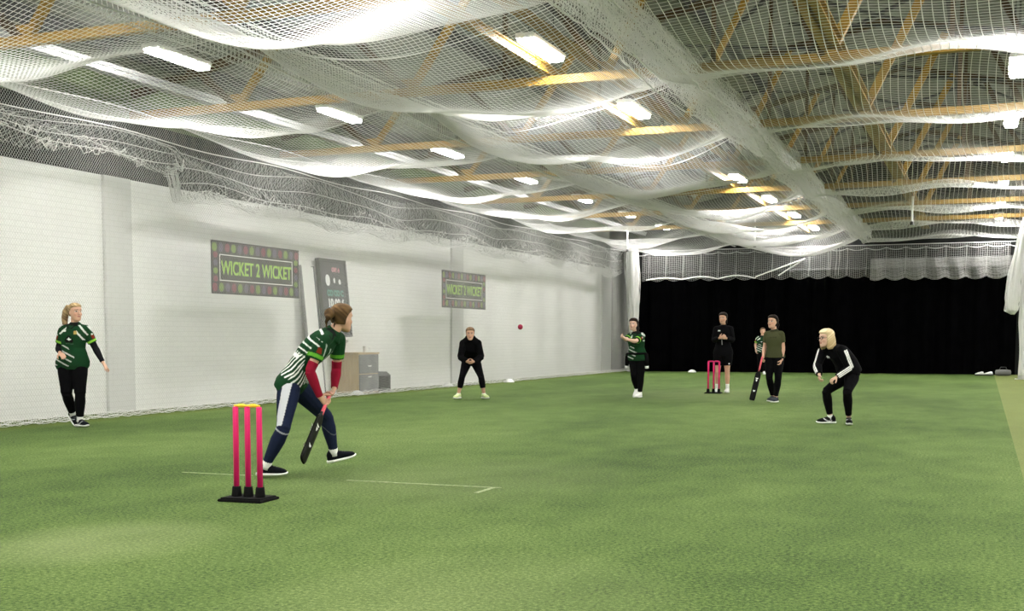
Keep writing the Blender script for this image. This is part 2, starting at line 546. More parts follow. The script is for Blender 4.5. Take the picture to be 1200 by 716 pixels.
def lane_net(name, xa, xb, z0, sx, sy, cx, cy, rad, y0, y1, label, ya=TRUSS_Y[0], power=.8, twist=.0, rad2=None, epow=1.0, flat=.35):
    def z(X, Y):
        u = (X - xa) / (xb - xa)
        e = np.clip(4 * u * (1 - u), 0, 1)
        ph = np.abs(np.sin(PI * (Y - ya) / 4.78 + twist * np.sin(PI * u))) ** power
        w = .06 * np.sin(1.7 * X + .9 * Y) + .04 * np.sin(.8 * Y - 2.3 * X) + .03 * np.sin(2.9 * Y + X)
        return z0 - sx * e ** epow - sy * ph * (flat + (1 - flat) * np.sqrt(e)) + w * np.sqrt(e)

    def x_at(X, Y):
        return X + .05 * np.sin(1.3 * Y + X) * np.clip((X - xa) * (xb - X), 0, 1)
    xs = np.arange(xa, xb + 1e-6, cx); ys = np.arange(y0, y1, .2)
    X, Y = np.meshgrid(xs, ys, indexing='ij'); A = np.stack([x_at(X, Y), Y, z(X, Y)], -1)
    ys2 = np.arange(y0, y1, cy); xs2 = np.linspace(xa, xb, 27)
    Y2, X2 = np.meshgrid(ys2, xs2, indexing='ij'); B = np.stack([x_at(X2, Y2), Y2, z(X2, Y2)], -1)
    o = net_object(name, [strands(A, rad), strands(B, rad2 or rad)], M['net'])
    tag(o, label, 'net')
    # bolt ropes along both edges and across at the trusses
    ed = []
    for xx in (xa, xb):
        yy = np.arange(y0, y1, .2); ed.append(np.stack([np.full_like(yy, xx), yy, z(np.full_like(yy, xx), yy)], -1))
    MBr = [strands(np.array(ed), .014)]
    cr = []
    for ty in TRUSS_Y:
        xx = np.linspace(xa, xb, 30); yy = np.full_like(xx, ty); cr.append(np.stack([xx, yy, z(xx, yy) + .01], -1))
    MBr.append(strands(np.array(cr), .007))
    net_object('edge_rope', MBr, M['rope'], o)
    return o


lane_net('roof_net', XN, CAB1 - .05, 4.72, .22, .30, .07, .07, .0032, 8.0, 45.9, 'white roof net over the side lane, between left wall and first rolled net', power=1.0, flat=.5)
lane_net('roof_net', CAB1 + .05, CAB2 - .05, 4.86, .46, .34, .06, .06, .0034, 7.0, 45.9, 'white sagging roof net over the middle lane, between the two rolled nets', power=1.0, twist=.3, epow=.75, flat=.4)
lane_net('roof_net', CAB2 + .05, CAB3, 4.74, -.14, .34, .105, .075, .0056, 7.0, 45.9, 'white roof net over the right lane, right of the thick rolled net', power=1.0, rad2=.0026, flat=.9)


def side_net():
    c = .052; H = 4.75; y0, y1 = 7.0, 45.9; n = 10
    zs = np.linspace(0.02, H, n)
    parts = []
    for s in (1, -1):
        st = np.arange(y0 - (H if s > 0 else 0), y1 + (H if s < 0 else 0), c)
        Y = st[:, None] + s * zs[None, :] * .85
        Z = np.repeat(zs[None, :], len(st), 0)
        X = XN + .05 * np.sin(.9 * Y + .6 * Z) * np.sin(PI * Z / H) + .02 * np.sin(3.1 * Y) * np.sin(PI * Z / H)
        ok = (Y.min(1) < y1) & (Y.max(1) > y0)
        Y = np.clip(Y, y0, y1)
        parts.append(strands(np.stack([X, Y, Z], -1)[ok], .0024))
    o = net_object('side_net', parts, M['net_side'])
    tag(o, 'fine white diamond mesh net hanging in front of the long left wall', 'net')
    yy = np.arange(y0, y1, .3)
    r = []
    for zz in (H, 4.42):
        r.append(np.stack([np.full_like(yy, XN), yy, zz + .03 * np.sin(yy * 1.3)], -1))
    net_object('edge_rope', [strands(np.array(r), .011)], M['rope'], o)
    # bunched hem lying on the turf
    pp = []
    for k in range(8):
        ph = RNG.uniform(0, 6, 2)
        y = np.arange(y0, y1, .09)
        pp.append(np.stack([XN + .03 + .05 * np.sin(y * 9 + ph[0]), y, max(.03, .014 * k) + .018 * np.sin(y * 13 + ph[1])], -1))
    net_object('hem', [strands(np.array(pp), .004)], M['net'], o)


side_net()


def gathered_net():
    y = np.arange(10.0, 45.5, .12); K = 15
    low = np.where(y < 17.6, 4.05, 3.62) + .05 * np.sin(y * 2.1) + .05 * np.sin(y * .7)
    top = 4.45 + .05 * np.sin(y * .9)
    parts = []
    for lay in range(1):
        for sgn in (1, -1):
            st = np.arange(10.0, 45.2, .095); n = 9; tt = np.linspace(0, 1, n)
            Yb = st[:, None] + sgn * tt[None, :] * .75
            Yb = Yb + .05 * np.sin(Yb * 2.3 + lay * 2) + RNG.normal(0, .012, Yb.shape)
            lo = np.interp(Yb, y, low); hi = np.interp(Yb, y, top)
            Z = lo + (hi - lo) * tt[None, :] + .05 * np.sin(Yb * 1.7 + tt * 5 + lay) + RNG.normal(0, .010, Yb.shape)
            X = XN - .26 - .09 * lay + .07 * np.sin(tt * 9 + Yb * 1.2) + RNG.normal(0, .012, Yb.shape)
            parts.append(strands(np.stack([X, np.clip(Yb, 10, 45.5), Z], -1), .0030))
    # drawcords and flecks of doubled-up mesh
    for k in range(3):
        parts.append(strands(np.array([np.stack([XN - .2 + .02 * np.sin(y * 2 + k), y, low + (top - low) * (.25 + .3 * k) + .05 * np.sin(y * 1.1 + k)], -1)]), .008))
    fl = []
    for q in RNG.uniform(12, 45, 170):
        zl = float(np.interp(q, y, low)) + abs(RNG.normal(0, .13)); m7 = np.linspace(0, 1, 7)
        fl.append(np.stack([XN - .2 + RNG.normal(0, .02, 7), q + .30 * m7 + RNG.normal(0, .02, 7), zl + RNG.normal(0, .022, 7) + .05 * np.sin(m7 * 9)], -1))
    parts.append(strands(np.array(fl), .0085))
    o = net_object('gathered_net', parts, M['net'])
    tag(o, 'crumpled grey net bunched along the top of the left white wall', 'net')
    # twisted lower roll
    rr = []
    for k in range(14):
        a = 2 * PI * k / 14
        m_ = y > 17.4
        yy = y[m_]; r0 = .07 + .035 * np.sin(yy * 1.9 + k) + RNG.normal(0, .012, len(yy))
        rr.append(np.stack([XN - .28 + r0 * np.cos(a + yy * 2.2), yy, low[m_] + r0 * np.sin(a + yy * 2.2)], -1))
    net_object('bottom_roll', [strands(np.array(rr), .007)], M['net'], o)


gathered_net()


def rolled_net(path, y0, y1, cs, cy, rad, wob, label, yj=.0):
    """a divider net pulled up: strands along a folded cross-section (x,z path)"""
    P = np.array(path, float)
    seg = np.linalg.norm(np.diff(P, axis=0), axis=1); cum = np.concatenate([[0], np.cumsum(seg)])
    n = int(cum[-1] / cs) + 1
    t = np.linspace(0, cum[-1], n)
    px = np.interp(t, cum, P[:, 0]); pz = np.interp(t, cum, P[:, 1])
    y = np.arange(y0, y1, .18)
    A = []
    for k in range(n):
        ph = RNG.uniform(0, 6.28, 2)
        A.append(np.stack([px[k] + wob * np.sin(y * .9 + ph[0] * .3 + k * .15) + RNG.normal(0, wob * .25, len(y)), y,
                           pz[k] + wob * np.sin(y * .7 + ph[1] * .3 + k * .1) + RNG.normal(0, wob * .2, len(y))], -1))
    A = np.array(A)
    yc = np.arange(y0, y1 - .2, cy)
    B = []
    for q in yc:
        j = min(int((q - y0) / .18), len(y) - 2); f = (q - y0) / .18 - j
        pts = A[:, j] * (1 - f) + A[:, j + 1] * f
        pts = pts + RNG.normal(0, yj, pts.shape) * [0, 1, 0]
        B.append(pts)
    o = net_object('rolled_net', [strands(A, rad), strands(np.array(B), rad)], M['net'])
    tag(o, label, 'net')
    rp = []
    for k in (0, n - 1):
        rp.append(A[k])
    net_object('edge_rope', [strands(np.array(rp), .013)], M['rope'], o)
    return o


rolled_net([(CAB1, 5.0), (CAB1 + .03, 4.5), (CAB1 - .04, 4.46), (CAB1 - .06, 4.95)], 9.0, 45.1, .075, .085, .0036, .012,
           'thin see-through net strip hanging between the side lane and the middle lane')
zz = []
for k in range(5):
    x = CAB2 - .20 + .09 * k
    zz += [(x, 5.12 - .10 * abs(k - 2) / 2) if k % 2 == 0 else (x + .02, 4.44 + .05 * abs(k - 2) / 2)]
zz = [(CAB2 + .24, 4.62)] + zz[::-1] + [(CAB2 - .34, 4.6)]
rolled_net(zz, 8.0, 45.0, .07, .10, .0046, .04, 'thick white rolled net hanging between the middle lane and the right lane', .012)


def end_net():
    """valance of net hung in loops above the black curtain"""
    c = .07; y = 45.15
    xs = np.arange(-11.75, .78, c)
    zt = 4.42
    per = .64
    low = 3.42 - .10 * np.abs(np.sin(PI * xs / per)) - np.where(xs > CAB2, .05, 0)
    n = 22
    P = []
    for x, l in zip(xs, low):
        t = np.linspace(0, 1, n)
        P.append(np.stack([np.full(n, x), y + .05 * np.sin(x * 2 * PI / per + t * 2), l + (zt - l) * t], -1))
    P = np.array(P)
    Q = np.transpose(P, (1, 0, 2))
    parts = [strands(P, .005), strands(Q, .005)]
    # doubled lower part on the right-hand lane
    m = xs > CAB2 + .15
    R = P[m].copy(); R[:, :, 1] -= .06; R[:, :, 2] = 3.32 + (R[:, :, 2] - R[:, :1, 2]) * .62 + (low[m] - 3.37)[:, None]
    R2 = R.copy(); R2[:, :, 0] += c / 2
    parts += [strands(R, .006), strands(np.transpose(R, (1, 0, 2)), .006), strands(R2, .006)]
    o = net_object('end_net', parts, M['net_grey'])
    tag(o, 'grey net valance with scalloped hem hung above the black curtain', 'net')
    tp = []
    xx = np.arange(-12.3, CAB3, .1)
    tp.append(np.stack([xx, np.full_like(xx, y), np.full_like(xx, zt + .02)], -1))
    tp.append(np.stack([xx, np.full_like(xx, y), zt - .08 - .07 * np.abs(np.sin(PI * xx / per))], -1))
    net_object('head_rope', [strands(np.array(tp), .012)], M['rope'], o)
    ties = []
    for x in np.arange(-11.52, .7, per):
        t = np.linspace(0, 1, 6); ties.append(np.stack([x + .01 * np.sin(t * 5), np.full(6, y - .03), zt - .05 - .95 * t], -1))
    for x in (-5.05, -4.85, -4.75):
        t = np.linspace(0, 1, 6); ties.append(np.stack([x + .02 * np.sin(t * 5), np.full(6, y - .05), zt - .05 - .95 * t], -1))
    net_object('drop_cord', [strands(np.array(ties), .011)], M['net_grey'], o)
    # loose snagged hem at the left
    hx = np.concatenate([np.linspace(-11.6, -7.6, 60), np.linspace(-7.6, -5.9, 14), np.linspace(-5.9, -6.8, 8)])
    hz = np.concatenate([3.37 + .10 * np.abs(np.sin(np.linspace(0, 9.5, 60))) * np.linspace(.6, 1.2, 60), np.linspace(3.42, 4.02, 14), np.linspace(4.02, 3.45, 8)])
    net_object('snagged_hem', [strands(np.array([np.stack([hx, np.full_like(hx, y - .1), hz], -1)]), .03)], M['rope'], o)


end_net()


# ---- black curtain
def curtain():
    xs = np.arange(-12.0, 1.02, .03)
    ys = 45.45 + .10 * np.sin(xs * 7.3) + .05 * np.sin(xs * 15 + 1) + .04 * np.sin(xs * 3.1)
    zs = np.linspace(.015, 3.62, 14)
    vs = []; fs = []
    n = len(xs); m = len(zs)
    for th in (0, .012):
        for z in zs:
            k = .75 + .25 * (1 - z / 3.6)
            for x, y in zip(xs, ys): vs.append((x, 45.45 + (y - 45.45) * k + th, z))
    for side in (0, 1):
        o = side * n * m
        for j in range(m - 1):
            for i in range(n - 1):
                q = (o + j * n + i, o + j * n + i + 1, o + (j + 1) * n + i + 1, o + (j + 1) * n + i)
                fs.append(q if side == 0 else q[::-1])
    me = raw_mesh('curtain', np.array(vs), np.array(fs))
    o = link('curtain', me, M['curtain'], None, True)
    tag(o, 'full width black curtain closing the far end of the hall', 'curtain')
    MB().tube([(-12.3, 45.47, 3.66), (1.1, 45.47, 3.66)], .03, 8).build('curtain_rail', M['dark_steel'], o)


curtain()


# ---- gathered side bundles
def bundle(name, base, pts, rads, label, ncord=46, twist=3.0):
    """pts in local coordinates from top to bottom"""
    r = empty(name, base); tag(r, label, 'net')
    mb = MB(); pts = [V(*p) for p in pts]
    n = 60; t = np.linspace(0, len(pts) - 1, n)
    C = np.stack([np.interp(t, range(len(pts)), [p[i] for p in pts]) for i in range(3)], -1)
    R = np.interp(t, range(len(pts)), rads)
    cords = []
    for k in range(ncord):
        a = 2 * PI * k / ncord
        rr = R * (.86 + .14 * math.sin(k * 5.1)) * (1 + .1 * np.sin(t * 3 + k))
        cords.append(C + np.stack([rr * np.cos(a + t / n * twist), rr * np.sin(a + t / n * twist), 0 * t], -1))
    net_object('cord_folds', [strands(np.array(cords), .011)], M['net'], r)
    st = [(C[i], V(1, 0, 0), V(0, 1, 0), R[i] * .84, R[i] * .84) for i in range(0, n, 3)]
    vs, fs = loft(st, 20)
    core = MB().add(vs, fs).build('inner_fold', M['rope'], r, True)
    return r


bundle('net_bundle', (-12.05, 44.6, 0), [(.02, 0, 4.5), (.05, 0, 3.6), (.1, .0, 2.6), (.12, 0, 1.6), (.1, 0, .9), (.08, 0, .02)], [.26, .28, .24, .16, .13, .17],
       'white net gathered into a tall column at the left end of the black curtain')
bundle('net_bundle', (.80, 40.0, 0), [(.20, 0, 4.75), (.10, 0, 4.0), (.0, 0, 3.2), (-.06, 0, 2.4), (-.08, 0, 2.05), (-.04, 0, 1.94)], [.06, .12, .19, .22, .19, .05],
       'white net hanging in a fat tied bundle at the right end of the black curtain')
b = MB()
b.box((1.00, 40.9, 0), (1.10, 41.0, 5.0), 0, .01)
b.box((.9, 40.8, 0), (1.2, 41.1, .015))
tag(b.build('steel_post', M['white_paint']), 'white steel post standing behind the hanging net bundle on the right', 'post')
bundle('net_tail', (1.03, 40.4, 0), [(0.02, 0, 4.8), (0, 0, 3), (-.02, 0, 1.7), (.02, 0, .8), (.04, 0, .02)], [.04, .05, .07, .06, .09],
       'thin white net tail falling to the turf beside the right hand post', 18)


# ---- hanging rods at cross cables
for (x, y, z0, z1, lab) in ((-11.05, 40.4, 4.1, 4.9, 'white hanging rod under the far left lights'),
                            (-7.0, 41.2, 4.2, 5.1, 'thin white hanging rod below the middle lane net'),
                            (-1.75, 33.0, 4.05, 4.75, 'white hanging rod below the right lane net')):
    b = MB(); b.tube([(0, 0, z1 - z0), (0, 0, .06)], .028, 8); b.tube([(0, 0, .08), (0, 0, 0)], [.03, .05], 8, 1)
    o = b.build('hanging_rod', [M['white_paint'], M['dark_steel']]); o.location = (x, y, z0)
    MB().tube([(0, 0, z1 - z0), (0, 0, roof_z(x) - z0)], .006, 6).build('suspension_wire', M['dark_steel'], o)
    tag(o, lab, 'rod')


# ------------------------------------------------------------------ banners
def banner(y0, y1, z0, z1, label):
    W = y1 - y0; Hh = z1 - z0
    r = empty('banner', (XN - .06, y0, z0)); tag(r, label, 'banner', 'wall banners')
    MB().box((-.008, 0, 0), (0, W, Hh)).build('cloth', M['banner'], r)
    f = MB(); a, c = .085 * W, .25 * Hh; t = .016
    for (ya, za, yb, zb) in ((a, c, W - a, c + t), (a, Hh - c - t, W - a, Hh - c), (a, c, a + t, Hh - c), (W - a - t, c, W - a, Hh - c)):
        f.box((0, ya, za), (.004, yb, zb))
    f.build('frame_line', M['white_print'], r)
    me = text_mesh('WICKET 2 WICKET', .42 * Hh * .8, .002, .006)
    co = np.array([v.co[:] for v in me.vertices]); w = co[:, 0].max() - co[:, 0].min(); h = co[:, 1].max() - co[:, 1].min()
    sx = (W - 2 * a - .08) / w; sy = .27 * Hh / h
    for v in me.vertices:
        x, y, z = v.co
        v.co = (.003 + z, W / 2 + (x - (co[:, 0].max() + co[:, 0].min()) / 2) * sx, Hh / 2 + (y - (co[:, 1].max() + co[:, 1].min()) / 2) * sy)
    link('lettering', me, M['banner_text'], r)
    pat = MB(); n = 15
    for row in (0, 1):
        zc = Hh * (.125 if row == 0 else .875)
        for k in range(n):
            yc = W * (k + .5) / n; mi = (k + row) % 3
            ry, rz = W / n * .40, Hh * .085
            vs = [(.0035, yc + ry * math.cos(q), zc + rz * math.sin(q)) for q in np.linspace(0, 2 * PI, 10, endpoint=False)]
            pat.add(vs, [tuple(range(10))], mi)
    for col in (0, 1):
        yc = W * (.042 if col == 0 else .958)
        for k in range(4):
            zc = Hh * (.28 + .15 * k); mi = (k + col) % 3
            vs = [(.0035, yc + W * .025 * math.cos(q), zc + Hh * .06 * math.sin(q)) for q in np.linspace(0, 2 * PI, 10, endpoint=False)]
            pat.add(vs, [tuple(range(10))], mi)
    pat.build('border_pattern', [M['red_print'], M['lime'], M['purple_print']], r)
    for k in range(6):
        yy = W * k / 5
        MB().tube([(0, yy, Hh - .01), (.05, yy + .01, Hh + .06)], .006, 6).build('tie', M['white_plastic'], r)
    return r


banner(18.34, 21.33, 2.01, 2.94, 'nearer green on black WICKET 2 WICKET banner, behind the batter')
banner(28.30, 31.21, 2.0, 2.93, 'farther green on black WICKET 2 WICKET banner, above the crouching woman')

# ------------------------------------------------------------------ things along the left wall
def display_board():
    r = empty('display_board', (-12.98, 23.35, 1.27)); r.rotation_euler = (0, -.10, 0)
    tag(r, 'tall dark display board with white and teal figures, tilted against the left wall', 'board')
    W, Hh = 1.2, 1.68
    f = MB(); t = .13
    f.box((-.10, 0, 0), (0, t * .6, Hh)).box((-.10, W - t * .5, 0), (0, W, Hh)).box((-.10, 0, Hh - t * .5), (0, W, Hh)).box((-.10, 0, 0), (0, W, t * .4))
    f.build('frame', M['dark_grey'], r)
    MB().box((-.09, .05, .03), (-.02, W - .04, Hh - .04)).build('face', M['board'], r)

    def words(s, y, z, size, m, name='lettering'):
        me = text_mesh(s, size, .002, .012)
        for v in me.vertices:
            a, b, c = v.co; v.co = (-.018 + c, y + a, z + b)
        link(name, me, M[m], r)
    dots = MB()
    for (y, z, ry, rz) in ((.33, 1.22, .10, .125), (.62, 1.22, .045, .06), (.86, 1.20, .06, .06)):
        dots.add([(-.017, y + ry * math.cos(q), z + rz * math.sin(q)) for q in np.linspace(0, 2 * PI, 16, endpoint=False)], [tuple(range(16))])
    dots.build('score_dots', M['white_print'], r)
    words('10 00 6', .62, .72, .24, 'white_print'); words('CO CO C', .62, .94, .17, 'teal'); words('OVR 4', .72, 1.45, .12, 'red_small')
    MB().box((-.019, .30, .22), (-.015, 1.05, .52)).build('white_panel', M['white_print'], r)
    p = MB(); p.add([(-.0145, .88 + .11 * math.cos(q), .44 + .05 * math.sin(q)) for q in np.linspace(0, 2 * PI, 12, endpoint=False)], [tuple(range(12))])
    p.add([(-.0140, .92 + .05 * math.cos(q), .50 + .05 * math.sin(q)) for q in np.linspace(0, 2 * PI, 12, endpoint=False)], [tuple(range(12))])
    p.build('small_picture', M['brown'], r)


M['red_small'] = M['red_print2']
display_board()

r = empty('stand', (-12.95, 23.5, 0)); tag(r, 'white stand with a flat shelf holding the display board', 'stand')
MB().box((-.30, -.15, 1.19), (.12, 1.30, 1.26), 0, .012).build('shelf', M['white_plastic'], r)
b = MB()
for y in (.15, .55):
    b.bar((-.26, y, 0), (-.2, y, 1.2), .05, .05); b.bar((.05, y + .1, 1.2), (-.2, y, .8), .04, .04)
b.bar((-.2, .15, .85), (-.2, .55, .85), .05, .05)
b.build('frame', M['white_plastic'], r)
MB().bar((-.22, .35, .86), (-.12, .75, 1.18), .30, .03).build('back_plate', M['dark_grey'], r)

r = empty('cabinet', (-12.66, 24.25, 0)); tag(r, 'low plywood cabinet with a grey front, standing behind the side net', 'cabinet')
MB().box((-.58, 0, .02), (-.03, .95, .88)).build('carcass', M['ply'], r)
MB().box((-.62, -.03, .88), (0, .98, .915), 0, .006).build('top', M['ply'], r)
d = MB().box((-.03, .02, .45), (-.005, .93, .87)).build('door', M['grey_panel'], r)
MB().box((-.005, .40, .60), (.015, .55, .63)).build('handle', M['white_plastic'], d)
d = MB().box((-.03, .02, .04), (-.005, .93, .43)).build('door', M['grey_panel'], r)
MB().box((-.005, .40, .36), (.015, .55, .39)).build('handle', M['white_plastic'], d)
r = empty('mug', (-12.9, 25.0, .915)); tag(r, 'small white mug standing on the plywood cabinet', 'mug')
vs, fs = loft([(V(0, 0, z), V(1, 0, 0), V(0, 1, 0), q, q) for z, q in ((0, .05), (.01, .055), (.13, .058), (.14, .056), (.139, .048), (.02, .044))], 16)
MB().add(vs, fs).build('body', M['white_plastic'], r, True)
MB().tube([(.05, .02, .11), (.08, .05, .10), (.085, .055, .06), (.05, .02, .03)], .010, 6).build('handle', M['white_plastic'], r)
r = empty('speaker_case', (-12.75, 25.35, 0)); tag(r, 'dark grey sloping case on the floor right of the plywood cabinet', 'case')
b = MB(); prof = [(-.42, 0), (.0, 0), (.0, .38), (-.10, .46), (-.42, .46)]
vs = [(x, 0, z) for x, z in prof] + [(x, .62, z) for x, z in prof]; n = 5
b.add(vs, [(0, 1, 2, 3, 4), (9, 8, 7, 6, 5)] + [(i, i + n, (i + 1) % n + n, (i + 1) % n) for i in range(n)])
b.build('body', M['dark_grey'], r)
MB().box((.0, .05, .04), (.006, .57, .36)).build('front_grille', M['rubber'], r)
r = empty('white_panel', (-12.95, 22.75, 0)); tag(r, 'tall narrow white panel leaning on the wall left of the display board', 'panel')
r.rotation_euler = (0, -.10, 0)
MB().box((-.05, 0, 0), (-.01, .50, 2.75), 0, .006).build('sheet', M['white_paint'], r)
b = MB(); b.box((-.06, -.05, 0), (.0, 0, 2.77)); b.box((-.06, .5, 0), (.0, .53, 2.77)); b.build('edge_strip', M['grey_panel'], r)


# marker domes on the turf
for x, y, c, lab in ((-12.30, 32.6, 'white_plastic', 'white marker dome at the foot of the side net, right of the crouching woman'),
                     (-12.75, 29.3, 'white_plastic', 'white marker dome behind the side net, left of the crouching woman'),
                     (-12.62, 24.05, 'white_plastic', 'white marker dome on the floor in front of the plywood cabinet'),
                     (-9.8, 44.9, 'white_plastic', 'white marker dome before the black curtain, left of the far pink stumps')):
    st = [(V(0, 0, z), V(1, 0, 0), V(0, 1, 0), q, q) for z, q in ((0, .15), (.012, .15), (.05, .12), (.085, .07), (.095, .03))]
    vs, fs = loft(st, 20); o = MB().add(vs, fs).build('marker_dome', M[c], None, True); o.location = (x, y, .001)
    tag(o, lab, 'marker', 'white marker domes')

# ball
bm = bmesh.new(); bmesh.ops.create_icosphere(bm, subdivisions=3, radius=.042)
me = bpy.data.meshes.new('cricket_ball'); bm.to_mesh(me); bm.free()
o = link('cricket_ball', me, mat('pink_leather', (.30, .008, .05), .35), None, True); o.location = (-6.55, 17.85, 1.40)
tag(o, 'pink cricket ball flying through the air towards the batter', 'ball')
tor = MB()
for s in (-.012, .012):
    pts = [(.0417 * math.cos(a), s * .5, .0417 * math.sin(a)) for a in np.linspace(0, 2 * PI, 33)]
    tor.tube(pts, .003, 6)
tor.build('seam', M['white_plastic'], o)


# stumps
def stumps(loc, rz, bails, label, thick=.022, sp=.10, fade='pink'):
    r = empty('stumps', loc, rz); tag(r, label, 'stumps')
    p = MB(); p.box((-.185, -.15, 0), (.185, .15, .02), 0, .006); p.box((-.17, -.13, .02), (.17, .13, .03), 0, .004)
    bp = p.build('base_plate', M['rubber'], r)
    for k in (-1, 0, 1):
        st = [(V(k * sp, 0, z), V(1, 0, 0), V(0, 1, 0), q, q) for z, q in ((.03, thick * 1.75), (.036, thick * 1.8), (.10, thick * 1.5), (.105, thick * 1.4))]
        vs, fs = loft(st, 20); MB().add(vs, fs).build('socket', M['rubber'], r, True)
        st = [(V(k * sp, 0, z), V(1, 0, 0), V(0, 1, 0), q, q) for z, q in ((.10, thick), (.70, thick), (.708, thick * .9), (.71, thick * .5))]
        vs, fs = loft(st, 20); MB().add(vs, fs).build('stump', M[fade], r, True)
    for k in (0, 1):
        a = -sp + k * sp
        st = [(V(a + x, 0, .718), V(0, 1, 0), V(0, 0, 1), q, q) for x, q in ((-.012, .006), (0, .008), (.02, .010), (.028, .015), (sp - .028, .015), (sp - .02, .010), (sp, .008), (sp + .008, .006))]
        vs, fs = loft(st, 12); MB().add(vs, fs).build('bail', M[bails], r, True)


stumps((-5.110, 7.96, 0), .06, 'yellow_plastic', 'near pink plastic stumps with yellow bails on a black base, behind the batter')
stumps((-5.563, 27.72, 0), .05, 'pink', 'far pink stumps with pink bails, in front of the player in black shorts', .020, .12)

# faded crease lines on the turf
b = MB(); b.box((-5.05, 9.40, .0), (-3.62, 9.428, .004)); b.box((-3.70, 9.02, .0), (-3.665, 9.40, .004))
tag(b.build('crease_line', M['chalk']), 'faint white crease line on the turf in front of the batter', 'line')
b = MB(); b.box((-6.75, 9.40, .0), (-6.0, 9.425, .004))
tag(b.build('crease_line', M['chalk']), 'faint short white crease line on the turf left of the batter', 'line')

# ------------------------------------------------------------------ people
SKIN = V(.56, .33, .23); SKIN_L = V(.62, .40, .30)
HS = 1.07
HEAD = [tuple(v * HS for v in q) for q in [(-.112, .074, .040, .020), (-.100, .090, .010, .038), (-.080, .093, -.035, .051), (-.05, .092, -.062, .061), (-.02, .089, -.082, .068),
        (.01, .087, -.093, .0715), (.04, .092, -.098, .0745), (.07, .080, -.090, .070), (.093, .056, -.068, .053), (.107, .028, -.045, .034), (.114, .0, -.025, .012)]]


class Frame:
    def __init__(s, o, x, y, z): s.o, s.x, s.y, s.z = V(*o), unit(x), unit(y), unit(z)
    def __call__(s, a, b, c): return s.o + s.x * a + s.y * b + s.z * c
    def inv(s, P): D = P - s.o; return np.stack([D @ s.x, D @ s.y, D @ s.z], -1)


def head_frame(c, fwd, up):
    f = unit(fwd); u = unit(V(*up) - f * np.dot(up, f)); return Frame(c, np.cross(f, u), f, u)


def head_loft(F, grow=0.0, table=HEAD, n=24):
    st = []
    for z, yf, yb, w in table:
        st.append((F(0, (yf + yb) / 2, z + (grow if z > 0 else 0)), F.x, F.y, w + grow, (yf - yb) / 2 + grow))
    return loft(st, n)


def ball_shape(F, c, r, n=12):
    st = []
    for a in np.linspace(-PI / 2, PI / 2, 9)[0:]:
        k = max(math.cos(a), .05)
        st.append((F(c[0], c[1], c[2] + r[2] * math.sin(a)), F.x, F.y, r[0] * k, r[1] * k))
    return loft(st, n)


def limb(p, q, prof, ref=None, n=14):
    """prof: (t, ru, rv)"""
    p, q = V(*p), V(*q); d = unit(q - p)
    ref = V(0, 1, 0) if ref is None else V(*ref)
    if abs(np.dot(ref, d)) > .95: ref = V(1, 0, 0)
    u = unit(np.cross(d, ref)); v = np.cross(d, u)
    st = [(p + (q - p) * t, u, v, a, b) for t, a, b in prof]
    return loft(st, n)


def R1(prof): return [(t, r, r) for t, r in prof]


def hand(wr, ha, n_axis, curl=.35, thumb_side=1, spread=.0, s_axis=None, scale=1.0, point=None):
    """palm, four fingers and a thumb; n_axis is where the palm faces"""
    wr, ha = V(*wr), V(*ha); d = unit(ha - wr)
    if s_axis is not None:
        s = unit(V(*s_axis) - d * np.dot(s_axis, d)); n = np.cross(d, s)
        if np.dot(n, n_axis) < 0: n = -n
    else:
        n = unit(V(*n_axis) - d * np.dot(n_axis, d)); s = np.cross(d, n)
    s = s * thumb_side
    k = scale; out = []
    st = [(wr + d * y * k, s, n, a * k, b * k) for y, a, b in ((-.012, .024, .019), (.015, .027, .018), (.045, .037, .0155), (.075, .041, .0145), (.088, .038, .011))]
    out.append(loft(st, 14))
    for i, (off, ln) in enumerate(((.029, .070), (.010, .079), (-.010, .073), (-.029, .057))):
        base = wr + d * .078 * k + s * off * k
        dirv = unit(d + s * off * spread * 12)
        c = curl if point is None or i not in point else .05
        pts = [base]; a = 0
        for j, f in enumerate((.46, .31, .23)):
            a += c * (.8 if j == 0 else 1.0)
            pts.append(pts[-1] + (dirv * math.cos(a) + n * math.sin(a)) * ln * f * k)
        rr = [.0098 * k, .0094 * k, .0086 * k, .0072 * k]
        mb = MB(); mb.tube(pts, rr, 8); out.append((mb.v, mb.f))
    b0 = wr + d * .022 * k + s * .022 * k; b1 = b0 + (d * .55 + s * .75 + n * .25) * .042 * k; b2 = b1 + unit(d * .8 + s * .35 + n * (.3 + curl * .5)) * .034 * k; b3 = b2 + unit(d * .9 + s * .05 + n * (.3 + curl * .5)) * .024 * k
    mb = MB(); mb.tube([b0, b1, b2, b3], [.0145 * k, .0125 * k, .0105 * k, .008 * k], 8); out.append((mb.v, mb.f))
    return out


def fuse(name, shapes, voxel, smooth=2, smooth_f=.5):
    """one continuous surface out of overlapping closed shapes"""
    mb = MB()
    for vs, fs in shapes: mb.add(vs, fs)
    me = bpy.data.meshes.new(name); me.from_pydata(mb.v, [], mb.f)
    o = bpy.data.objects.new(name, me); COL.objects.link(o)
    m = o.modifiers.new('r', 'REMESH'); m.mode = 'VOXEL'; m.voxel_size = voxel; m.use_smooth_shade = True
    if smooth:
        s = o.modifiers.new('s', 'SMOOTH'); s.iterations = smooth; s.factor = smooth_f
    dg = bpy.context.evaluated_depsgraph_get()
    res = bpy.data.meshes.new_from_object(o.evaluated_get(dg)); res.name = name
    bpy.data.objects.remove(o); bpy.data.meshes.remove(me)
    res.polygons.foreach_set('use_smooth', [True] * len(res.polygons))
    return res


def verts_of(me):
    a = np.empty(len(me.vertices) * 3, np.float32); me.vertices.foreach_get('co', a); return a.reshape(-1, 3).astype(float)


